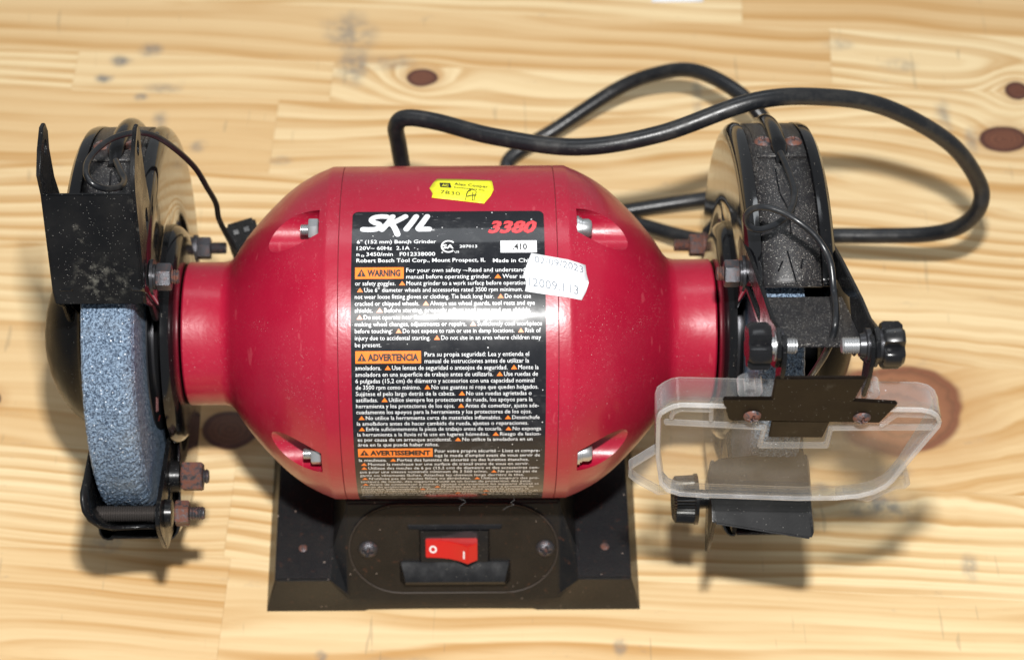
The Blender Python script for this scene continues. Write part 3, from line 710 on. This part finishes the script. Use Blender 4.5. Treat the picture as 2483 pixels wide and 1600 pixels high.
# clear shield: pane with walls that stand back from it
body = [(85.7, 238.9), (130, 236.2), (174.3, 233.6), (178.5, 231.2), (181.2, 227.4), (183.2, 221), (183.4, 215.4), (175.6, 174.6), (173.2, 164), (171.4, 159.4), (167.4, 154.6), (161.6, 151.4), (152.9, 149.8), (137.5, 149.6), (115.8, 151.4), (100.4, 152.6), (90.5, 154.0), (85.2, 157.4), (82.0, 163.4), (79.0, 184.3), (78.0, 206.4), (77.2, 225.5), (77.8, 231), (80.3, 235.6), (82.6, 237.9)]
SF = 97.4
body = [(x, z - 15.5 * min(1, max(0, (z - 185) / 51))) for x, z in body]
shield = prism('eye_shield', [F2(x, SF, z - AX_H) for x, z in body], (0, 1.6, 0), M['pane'], shb)
shield.parent = G; tag(shield, label='clear dusty plastic eye shield hanging in front of the right wheel')
def wall(name, path, closed, thick, f0, f1, mat, parent, bev=.5):
    n = len(path); P = [Vector((x, z)) for x, z in path]; inn = []
    for i in range(n):
        a = P[i - 1] if (closed or i) else None; b = P[(i + 1) % n] if (closed or i < n - 1) else None
        d1 = (P[i] - a).normalized() if a else None; d2 = (b - P[i]).normalized() if b else None
        n1 = Vector((d1.y, -d1.x)) if d1 else None; n2 = Vector((d2.y, -d2.x)) if d2 else None
        m = (n1 + n2) if (n1 and n2) else (n1 or n2); m.normalize()
        k = 1 / max(.5, m.dot(n1 or n2)); inn.append(P[i] + m * thick * k)
    bm = bmesh.new()
    dep = (lambda f, z: SF - 3.6 - (SF - 3.6 - f) * min(1, max(0, (z - 180) / 38))) if name == 'rim' else (lambda f, z: f)
    q = [[bm.verts.new(F2(p.x, dep(f, p.y) if f == f1 else f, p.y - AX_H)) for p in L] for L in (P, inn) for f in (f0, f1)]   # outer f0, outer f1, inner f0, inner f1
    for i in range(n if closed else n - 1):
        j = (i + 1) % n
        for a, b in ((0, 1), (1, 3), (3, 2), (2, 0)): bm.faces.new((q[a][i], q[a][j], q[b][j], q[b][i]))
    if not closed:
        for i in (0, n - 1): bm.faces.new((q[0][i], q[1][i], q[3][i], q[2][i]))
    bmesh.ops.recalc_face_normals(bm, faces=bm.faces[:]); bevel(bm, bev, 2, 35)
    return link_mesh(name, bm, mat, parent, 35)
wall('rim', body, True, 2.0, SF + .6, SF - 10.5, M['rim'], shield, .6)
wall('lip', body, True, 1.5, SF + 2.4, SF + .8, M['edge'], shield, .35)
wall('rib', [(80.4, 210.6), (119.0, 206.2), (118.8, 192.8), (142.2, 192.4), (142.0, 205.6), (181.4, 205.4)], False, 1.8, SF + 2.2, SF - .2, M['rib'], shield, .5)
wall('rib', [(97.6, 222.2), (98.4, 211)], False, 1.6, SF + 2.0, SF - .2, M['rib'], shield, .4)
wall('rib', [(160.6, 206.4), (165.4, 214.8), (180.6, 213.6)], False, 1.6, SF + 2.0, SF - .2, M['rib'], shield, .4)
wall('rib', [(82.0, 212.5), (82.6, 217.0), (85.5, 219.4), (97.4, 218.6)], False, 1.6, SF + 1.8, SF - .2, M['rib'], shield, .4)
# lugs at the lower corners
for pts in ([(79.6, 184), (71.2, 172.4), (71.4, 166.0), (74.1, 161.8), (82.8, 152.6), (90, 153.8), (85, 157.6), (82, 163.4)], [(174.6, 172.5), (177.4, 169.5), (180.9, 158.6), (179.6, 154.9), (175.8, 154.8), (166.6, 144.4), (152.8, 149.6), (161.6, 151.4), (167.4, 154.6), (171.4, 159.4), (173.2, 164)]):
    wall('lug', pts, True, 1.5, SF + .2, SF - 4, M['rim'], shield, .4)
    prism('lug_face', [F2(x, SF - .4, z - AX_H) for x, z in pts], (0, 1.2, 0), M['clear'], shield)
for X, Z in ((110.5, 229.5), (153.5, 227.5)):
    bm = lathe_bm([(-3.2, 2.2), (-3.2, 4.6), (2.4, 4.6), (2.4, 2.2), (-3.2, 2.2)], seg=24, caps=False)
    for v in bm.verts: v.co = Vector((X + (v.co.z - AX_H), -SF + 4 + v.co.x, Z - 2 + v.co.y))
    link_mesh('screw_boss', bm, M['rim'], shield, 35)

# ------------------------------------------------------------------ wires and cord
left_wire = [(-133.0, 66, 69.5), (-129.5, 76, 64.5), (-127.0, 82, 60.6), (-127.2, 92, 57.2), (-131.0, 100, 55.9), (-135.4, 104, 57.5), (-138.3, 102, 61.5), (-138.8, 95, 67.2), (-135.6, 88, 73.0), (-131.2, 80, 77.4), (-124.5, 72, 80.1), (-118.0, 62, 79.8), (-111.6, 50, 75.7), (-106.0, 30, 69.5), (-103.4, 10, 62.5), (-102.0, -10, 56.9), (-102.6, -25, 51.2), (-101.0, -40, 44.8), (-98.3, -52, 38.0), (-97, -58, 34)]
tube('lamp_wire', [pol(*p) for p in left_wire], 1.25, M['rubber'], G, 10, 10)
right_wire = [(134.2, 62, 71.5), (135.4, 68, 66.5), (136.5, 76, 59.7), (136.7, 82, 54.0), (134.5, 88, 47.9), (130.9, 93, 43.4), (125.1, 97, 39.9), (119.1, 99, 38.8), (115.5, 101, 40.8), (114.8, 104, 44.0), (117.0, 107, 46.3), (121.7, 110, 46.6), (127.5, 112, 44.5), (133.2, 114, 40.8), (138.8, 114, 36.2), (142.8, 114, 30.6), (144.9, 116, 24.4), (145.6, 118, 14.3), (144.9, 126, 8.7), (143.3, 134, 3.1), (142.4, 133, -2.3), (140.8, 128, -8.4), (138.8, 118, -14.5), (137.4, 104, -20.0)]
tube('lamp_wire', [pol(*p) for p in right_wire], 1.3, M['rubber'], G, 10, 10)
clip = bmesh.new()
mx = Matrix.Rotation(R(20), 3, 'Z') @ Matrix.Rotation(R(24), 3, 'X')
cpos = pol(-95.6, -62, 44.5)
box_bm(cpos, (14, 13, 15), clip, mx); bevel(clip, 1.2, 2)
clip_o = link_mesh('wire_clip', clip, M['dome'], G, 30)
bm = bmesh.new()
for dx in (-3.4, 1.6): box_bm(cpos + mx @ Vector((dx, 1.5, 7.6)), (3.2, 3.0, 1.4), bm, mx)
bevel(bm, .4, 1); link_mesh('clip_tooth', bm, M['rubber'], clip_o, 30)
bm = bmesh.new(); box_bm(cpos + mx @ Vector((-3, -9.5, -2)), (8, 9, 9), bm, mx); bevel(bm, 1.0, 2); link_mesh('clip_body', bm, M['dome'], clip_o, 30)
cord = [(-19.6, 60, 80), (-20.6, 84, 88), (-21.6, 100, 98), (-23.5, 104.4, 118), (-24.2, 104.8, 131), (-19.4, 104.5, 137.4), (-5.3, 100.0, 140), (20.5, 86.6, 146), (56.6, 75.8, 152), (92.3, 76.5, 160), (133, 85.5, 171), (165.3, 92.5, 165), (195.6, 98.4, 150), (228.9, 100.8, 122), (247.7, 98.7, 95), (250.3, 93.8, 82), (244.1, 92.5, 68), (231, 96.3, 56), (208.9, 101.3, 48), (186, 105.7, 42), (157.2, 111.1, 32), (127, 119.1, 20), (96.5, 137.8, 8), (65.3, 152.1, 5), (38, 165.8, 4.4), (30, 181.5, 5.5), (55.6, 196.3, 14), (87.9, 210, 30), (108.6, 210.1, 42), (124.4, 203.2, 52), (139.7, 189, 58), (153.1, 173.6, 58), (163.5, 160, 48), (166.7, 148.7, 36), (154.5, 146.8, 24), (131, 151.2, 12), (88.7, 148.8, 4.6), (54.3, 140.3, 4.4), (10, 130, 4.4), (-30, 128, 4.4)]
tube('power_cord', cord, 3.9, M['rubber'], G, 12, 18)

# ------------------------------------------------------------------ label and stickers wrapped on the motor
LR = 71.9
def wrap(X, s, off, conform=False):
    ph = -s / LR; r = (bell_r(X) if conform else RM) + off
    return pol(X, r * math.cos(ph), r * math.sin(ph))
def rect_patch(name, x0, x1, s0, s1, off, mat, parent, nx=2, ns=None, rnd=0):
    ns = ns or max(2, int((s1 - s0) / 1.6))
    bm = bmesh.new()
    S_ = lin(s0, s1, ns)
    if rnd: S_ = sorted(set(S_ + [s0 + rnd * (1 - math.cos(math.pi / 2 * i / 6)) for i in range(7)]))
    g = []
    for s in S_:
        e = 0
        if rnd and s < s0 + rnd: e = rnd - math.sqrt(max(0, rnd ** 2 - (s0 + rnd - s) ** 2))
        g.append([bm.verts.new(wrap(x, s, off)) for x in lin(x0 + e, x1 - e, nx)])
    for a, b in zip(g, g[1:]):
        for i in range(nx): bm.faces.new((a[i], a[i + 1], b[i + 1], b[i]))
    return link_mesh(name, bm, mat, parent, 60)
label = rect_patch('warning_label', -38.8, 39.0, -54.3, 104, .10, M['label'], G, 8, 120, 2.6)
tag(label, label='black glossy warning label wrapped over the motor, white print')

jobs = []          # (target, text, kind) collected first, converted in one go
def mk_text(body, size, bold=0.0, shear=0.0, res=3):
    c = bpy.data.curves.new('text', 'FONT'); c.body = body; c.size = size; c.offset = bold * size; c.shear = shear; c.resolution_u = res
    c.fill_mode = 'FRONT'
    o = bpy.data.objects.new('text', c); col.objects.link(o); return o
TS = 2.58
def line(x0, s, txt, x1=None, size=TS, bold=.0, shear=0., dest='white', x1only=True):
    segs = txt.split('▲'); jobs.append(dict(x0=x0, s=s, x1=x1, size=size, dest=dest, segs=[mk_text(t.strip(), size, bold, shear, 2) if t.strip() else None for t in segs]))
DX = .62           # default condensation
E_ = [(-16.7, 31.0, 'For your own safety – Read and understand instruction', 43.5), (-16.7, 0, 'manual before operating grinder. ▲ Wear safety glasses', 42.), (-37.1, 0, 'or safety goggles. ▲ Mount grinder to a work surface before operation.', 31.8),
      (-37.1, 0, '▲ Use 6” diameter wheels and accessories rated 3500 rpm minimum. ▲ Do', 37.), (-37.2, 0, 'not wear loose fitting gloves or clothing. Tie back long hair. ▲ Do not use', 33.1), (-37.2, 0, 'cracked or chipped wheels. ▲ Always use wheel guards, tool rests and eye', 34.6),
      (-37.2, 0, 'shields. ▲ Before starting, properly adjust tool rests and eye shields.', 33.), (-37.2, 0, '▲ Do not operate near flammable materials. ▲ Unplug grinder before', 29.9), (-37.2, 0, 'making wheel changes, adjustments or repairs. ▲ Sufficiently cool workpiece', 37.4),
      (-37.2, 0, 'before touching. ▲ Do not expose to rain or use in damp locations. ▲ Risk of', 36.9), (-37.2, 0, 'injury due to accidental starting. ▲ Do not use in an area where children may', 37.), (-37.2, 0, 'be present.', -26.7)]
for i, (x, _, t, x1) in enumerate(E_): line(x, -25.4 + 2.757 * i + .85, t, x1)
A_ = [(-9.5, 'Para su propia seguridad: Lea y entienda el', 32.2), (-9.5, 'manual de instrucciones antes de utilizar la', 32.2), (-37.2, 'amoladora. ▲ Use lentes de seguridad o anteojos de seguridad. ▲ Monte la', 36.), (-37.2, 'amoladora en una superficie de trabajo antes de utilizarla. ▲ Use ruedas de', 35.7),
      (-37.2, '6 pulgadas (15,2 cm) de diámetro y accesorios con una capacidad nominal', 34.3), (-37.2, 'de 3500 rpm como mínimo. ▲ No use guantes ni ropa que queden holgados.', 35.9), (-37.2, 'Sujétese el pelo largo detrás de la cabeza. ▲ No use ruedas agrietadas o', 33.2),
      (-37.2, 'astilladas. ▲ Utilice siempre los protectores de rueda, los apoyos para la', 33.6), (-37.2, 'herramienta y los protectores de los ojos. ▲ Antes de comenzar, ajuste ade-', 36.2), (-37.2, 'cuadamente los apoyos para la herramienta y los protectores de los ojos.', 33.3),
      (-37.1, '▲ No utilice la herramienta cerca de materiales inflamables. ▲ Desenchufe', 36.5), (-37.1, 'la amoladora antes de hacer cambios de rueda, ajustes o reparaciones.', 32.), (-37.1, '▲ Enfríe suficientemente la pieza de trabajo antes de tocarla. ▲ No exponga', 37.2),
      (-37.1, 'la herramienta a la lluvia ni la use en lugares húmedos. ▲ Riesgo de lesion-', 37.2), (-37.1, 'es por causa de un arranque accidental. ▲ No utilice la amoladora en un', 33.8), (-37.1, 'área en la que pueda haber niños.', -4.2)]
for i, (x, t, x1) in enumerate(A_): line(x, 8.8 + 2.703 * i + .85, t, x1)
F_ = [(-5.9, 'Pour votre propre sécurité – Lisez et compre-', 36.9), (-5.9, "nez le mode d'emploi avant de vous servir de", 37.), (-37.0, 'la meuleuse. ▲ Portez des lunettes de sécurité ou des lunettes étanches.', 32.5), (-37.0, '▲ Montez la meuleuse sur une surface de travail avant de vous en servir.', 32.6),
      (-37.0, '▲ Utilisez des meules de 6 po (15,2 cm) de diamètre et des accessoires con-', 36.8), (-37.0, 'çus pour une vitesse nominale minimum de 3 500 tr/mn. ▲ Ne portez pas de', 36.), (-37.0, 'gants ou vêtements lâches. Attachez les cheveux longs derrière la tête.', 30.7),
      (-37.0, "▲ N'utilisez pas de meules fêlées ou ébréchées. ▲ Utilisez toujours des pro-", 37.), (-37.0, "tecteurs de meule, des supports d'outil et un écran de protection des yeux.", 34.), (-37.0, "▲ Avant de commencer à meuler, ajustez correctement les supports d'outil et", 37.),
      (-37.0, "l'écran de protection des yeux. ▲ N'utilisez pas la meuleuse à proximité de", 35.), (-37.0, 'matériaux inflammables. ▲ Débranchez la meuleuse avant de changer la', 33.), (-37.0, "meule ou d'effectuer un réglage ou une réparation. ▲ Laissez refroidir suffi-", 37.5),
      (-37.0, "samment l'ouvrage avant de le toucher. ▲ N'exposez pas la meuleuse à la", 34.5), (-37.0, "pluie et ne l'utilisez pas dans des endroits humides. ▲ Risque de blessure en", 37.)]
for i, (x, t, x1) in enumerate(F_): line(x, 53.0 + 2.69 * i + .85, t, x1)
# heading block
line(-36.7, -38.4 + .85, '6" (152 mm) Bench Grinder', -4.7, 2.4, .008)
line(-36.7, -35.4 + .85, '120V~ 60Hz  2.1A  ·', -13.2, 2.4, .008)
line(-36.7, -32.6 + .85, 'n   3450/min   F012338000', -5.1, 2.4, .008)
line(-34.9, -32.6 + 1.2, 'o', -33.6, 1.9, .008)
line(-36.7, -29.8 + .85, 'Robert Bosch Tool Corp., Mount Prospect, IL', 15.1, 2.4, .008)
line(18.1, -29.5 + .85, 'Made in China', 35.2, 2.4, .008)
line(4.7, -36.0 + .65, '207013', 11.8, 1.85, .01)
line(-2.6, -33.4 + .5, 'c', -1.9, 1.5, .01); line(2.7, -33.4 + .4, 'US', 4.5, 1.3, .01)
line(-2.0, -36.0 + .95, 'SA', 2.3, 2.6, .03)
line(-6.4, -43.9 + .3, '®', -5.2, 1.3, .0)
line(16.2, -42.6, '3380', 36.0, 8.3, .045, .32, 'redink')
rect_patch('white_box', 21.2, 35.8, -38.6, -33.0, .16, M['paper'], label)
line(26.0, -34.4, '.410', 31.9, 3.8, .03, 0, 'ink0')
for pn, (x0, x1, s0, s1, tx, xt) in enumerate(((-37.2, -17.7, -26.7, -21.8, 'WARNING', -19.0), (-37.1, -10.9, 7.4, 12.4, 'ADVERTENCIA', -11.9), (-37.2, -6.8, 51.5, 56.4, 'AVERTISSEMENT', -7.7))):
    rect_patch('warning_panel', x0, x1, s0, s1, .16, M['orange'], label)
    line(x0 + 4.9, s1 - 1.15, tx, xt, 3.75, .05, 0, 'ink%d' % (pn + 1))
    line(x0 + .7, s1 - .95, '▲', None, 5.6, 0, 0, 'inktri%d' % (pn + 1))
    line(x0 + 2.32, s1 - 1.3, '!', x0 + 2.85, 2.4, .03, 0, 'orangemark%d' % (pn + 1))
# stickers
yel = bmesh.new(); yo = [(-4.6, -78.6), (7, -78.0), (18.1, -76.6), (18.5, -73.5), (18.9, -68.6), (17.6, -64), (14.8, -58.9), (4, -61), (-6.6, -63), (-6.3, -66), (-7.6, -69.9), (-6.4, -74)]
ws_o = [(33.5, -32.6), (44, -30.4), (55.3, -28.2), (55.6, -24.5), (56.5, -20.6), (55.3, -16.6), (53.4, -12.8), (42, -14.4), (30.7, -16.2), (31.4, -19.6), (30.2, -23.4), (31.8, -28)]
def sticker(name, outl, off, mat, lab, conform):
    bm = bmesh.new(); bm.faces.new([bm.verts.new((x, -s, 0)) for x, s in outl])
    for k in range(-14, 20):                                       # cut into strips so that it follows the curve
        for co, no in (((0, k * 5 + .3, 0), (0, 1, 0)), ((k * 4 + .2, 0, 0), (1, 0, 0))):
            bmesh.ops.bisect_plane(bm, geom=bm.verts[:] + bm.edges[:] + bm.faces[:], plane_co=co, plane_no=no)
    for v in bm.verts: v.co = wrap(v.co.x, -v.co.y, off, conform)
    o = link_mesh(name, bm, mat, G, 60); md = o.modifiers.new('thickness', 'SOLIDIFY'); md.thickness = .12 * MM; md.offset = 0
    return tag(o, label=lab)
yst = sticker('price_sticker', yo, .22, M['yellow'], 'yellow auction sticker on top of the motor', False)
wst = sticker('price_sticker', ws_o, .34, M['paper'], 'white dated sticker at the edge of the label', True)
def rline(x0, s0, x1, s1, txt, size, dest, bold=0., shear=0.): jobs.append(dict(x0=x0, s=s0, x1=x1, s1=s1, size=size, dest=dest, segs=[mk_text(txt, size, bold, shear, 2)]))
rline(2.6, -72.4, 16.6, -69.6, 'Alex Cooper', 3.3, 'yink', .012)
rline(2.4, -70.2, 15.4, -67.4, 'auctioneers inc.', 1.7, 'yink', .02)
rline(-3.2, -65.6, 5.0, -64.0, '7830', 4.0, 'yink')
rline(-2.6, -71.3, 0.2, -70.9, 'AC', 2.7, 'yyel', .03)
rline(34.8, -28.4, 54.3, -24.4, '02/09/2023', 4.3, 'wink')
rline(32.2, -18.6, 52.2, -14.9, '12009.113', 5.2, 'wink')

bpy.context.view_layer.update()
dgr = bpy.context.evaluated_depsgraph_get()
acc = {}
def off_of(k): return OFF[k.rstrip('0123456789')]
def dest_bm(k): return acc.setdefault(k, bmesh.new())
OFF = {'white': .17, 'redink': .19, 'ink': .24, 'tri': .17, 'inktri': .23, 'orangemark': .30, 'yink': .36, 'yyel': .44, 'wink': .48}
def tri(bm, x, s, w_, h, off, conform=False):
    bm.faces.new([bm.verts.new(wrap(px, ps, off, conform)) for px, ps in ((x, s), (x + w_, s), (x + w_ / 2, s - h))])
for j in jobs:
    items, cur, sz = [], 0.0, j['size']
    for i, o in enumerate(j['segs']):
        if i > 0: items.append(('tri', cur + .30 * sz, None)); cur += 1.55 * sz
        if o is None: continue
        me = bpy.data.meshes.new_from_object(o.evaluated_get(dgr))
        if len(me.vertices) == 0: continue
        xs = [v.co.x for v in me.vertices]; x_min, x_max = min(xs), max(xs)
        items.append(('mesh', cur - x_min, me)); cur += (x_max - x_min) + .30 * sz
    tot = max(cur - .30 * sz, .001); x1 = j['x1']
    sc = (x1 - j['x0']) / tot if x1 is not None else (1.0 if j['dest'].startswith('inktri') else DX)
    if j['dest'].startswith('inktri'):
        tri(dest_bm('ink' + j['dest'][-1]), j['x0'], j['s'], 3.7, 3.3, OFF['inktri']); continue
    k = j['dest']; key = {'yyel': 'yyel'}.get(k, k); bm = dest_bm(key); conf = k == 'wink'
    slope = (j.get('s1', j['s']) - j['s']) / max(.01, tot)
    for kind, xo, me in items:
        if kind == 'tri':
            tri(dest_bm('tri'), j['x0'] + xo * sc, j['s'], 1.06 * sz * sc, .70 * sz, OFF['tri']); continue
        vs = [bm.verts.new(wrap(j['x0'] + (v.co.x + xo) * sc, j['s'] - v.co.y + slope * (v.co.x + xo), off_of(k), conf)) for v in me.vertices]
        for p in me.polygons:
            try: bm.faces.new([vs[q] for q in p.vertices])
            except ValueError: pass
        bpy.data.meshes.remove(me)
    for o in j['segs']:
        if o: 
            c = o.data; bpy.data.objects.remove(o); bpy.data.curves.remove(c)
# CSA ring (open C)
bm = dest_bm('white')
pts = [(.25 + 3.05 * math.cos(R(a)), -36.0 - 3.05 * math.sin(R(a)) * .95) for a in range(42, 320, 8)]
pin = [(.25 + 2.45 * math.cos(R(a)), -36.0 - 2.45 * math.sin(R(a)) * .95) for a in range(42, 320, 8)]
for i in range(len(pts) - 1): bm.faces.new([bm.verts.new(wrap(x, s, .17)) for x, s in (pts[i], pts[i + 1], pin[i + 1], pin[i])])
# brand wordmark: thick round-ended slanted strokes
logo = bmesh.new()
def stroke(pts, w_, off):
    P = [Vector(p) for p in pts]; L, Rr = [], []
    for i, p in enumerate(P):
        d = (P[min(i + 1, len(P) - 1)] - P[max(i - 1, 0)]).normalized(); n = Vector((-d.y, d.x))
        L.append(p + n * w_); Rr.append(p - n * w_)
    def cap(c, d, n0):
        return [c + (n0 * math.cos(a) + d * math.sin(a)) * w_ for a in [math.pi * k / 8 for k in range(1, 8)]]
    d0 = (P[0] - P[1]).normalized(); d1 = (P[-1] - P[-2]).normalized()
    for i in range(len(P) - 1): logo.faces.new([logo.verts.new(wrap(q.x, q.y, off)) for q in (L[i], L[i + 1], Rr[i + 1], Rr[i])])
    logo.faces.new([logo.verts.new(wrap(q.x, q.y, off)) for q in [Rr[-1]] [:0] + [L[-1]] + cap(P[-1], d1, (L[-1] - P[-1]).normalized()) + [Rr[-1]]])
    logo.faces.new([logo.verts.new(wrap(q.x, q.y, off)) for q in [Rr[0]] + cap(P[0], d0, (Rr[0] - P[0]).normalized()) + [L[0]]])
def LG(px, py): return (-38.2 + (px - 90) * .0510, -53.6 + (py - 440) * .0655)   # from the logo's own drawing grid
def sp2(pts, n=6): return [(v.x, v.y) for v in spline([Vector((*LG(*p), 0)) for p in pts], n)]
stroke(sp2([(352, 475), (300, 473), (252, 482), (232, 505), (255, 524), (290, 536), (298, 556), (270, 576), (220, 580), (166, 578)]), 1.22, .18)
stroke(sp2([(398, 474), (370, 520), (316, 580)], 3), 1.22, .20)
stroke(sp2([(500, 474), (455, 500), (380, 538)], 3), 1.22, .22)
stroke(sp2([(385, 530), (415, 565), (440, 618)], 4), 1.22, .24)
stroke(sp2([(586, 474), (552, 525), (510, 578)], 3), 1.22, .18)
stroke(sp2([(674, 474), (640, 525), (612, 562), (606, 578), (640, 579), (690, 579)], 4), 1.22, .20)
link_mesh('brand_lettering', logo, M['silver'], label, 0, recalc=False)
# yellow sticker: logo block and hand-written letter
bm = acc.setdefault('yink', bmesh.new())
bm.faces.new([bm.verts.new(wrap(x, s, .36)) for x, s in ((-3.6, -74.6), (0.9, -74.2), (1.5, -70.0), (-3.2, -70.6))])
hw = [[(7.2, -60.6), (7.6, -64.2), (8.6, -67.6), (10.2, -68.4), (11.6, -67.0), (11.2, -64.2), (10.6, -60.4)], [(7.8, -66.4), (9.2, -68.6), (11, -68.0)], [(7.6, -63.6), (9.6, -64.4), (11.9, -64.6)], [(7.9, -63.2), (9.6, -63.9), (11.6, -64.0)], [(10.3, -66.6), (10.1, -63), (10.0, -60.2)], [(7.5, -64.6), (8.2, -66.8), (9.6, -67.6)]]
for hnd, ln in enumerate(hw):
    pp = [(v.x, v.y) for v in spline([Vector((*p, 0)) for p in ln], 5)]
    for (xa, sa), (xb, sb) in zip(pp, pp[1:]):
        d = Vector((xb - xa, sb - sa)).normalized(); n = Vector((-d.y, d.x)) * .16
        bm.faces.new([bm.verts.new(wrap(x, s, .37 + .01 * hnd)) for x, s in ((xa + n.x, sa + n.y), (xb + n.x, sb + n.y), (xb - n.x, sb - n.y), (xa - n.x, sa - n.y))])
link_mesh('white_lettering', acc['white'], M['white'], label, 0, recalc=False)
link_mesh('model_number', acc['redink'], M['redink'], label, 0, recalc=False)
for q in range(4): link_mesh('panel_lettering' if q else 'date_code', acc['ink%d' % q], M['ink'], label, 0, recalc=False)
tag(link_mesh('warning_triangles', acc['tri'], M['orange'], label, 0, recalc=False), kind='stuff')
for q in (1, 2, 3): link_mesh('exclamation_mark', acc['orangemark%d' % q], M['orange'], label, 0, recalc=False)
link_mesh('sticker_print', acc['yink'], M['ink'], yst, 0, recalc=False)
link_mesh('sticker_monogram', acc['yyel'], M['yellow'], yst, 0, recalc=False)
link_mesh('sticker_print', acc['wink'], M['greyink'], wst, 0, recalc=False)

# lint strands caught under the motor
lint = bmesh.new()
for bx, bu in ((2, -70.5), (27, -71.2)):
    p = pol(bx, 12, bu); pts = [p]
    for k in range(6): p = p + Vector((random.uniform(-2.6, 2.6), random.uniform(-1.4, .4), random.uniform(-2.0, .6))); pts.append(p)
    tube_bm(spline(pts, 4), .05, 5, lint)
tag(link_mesh('lint', lint, M['lint'], G, 0), kind='stuff')
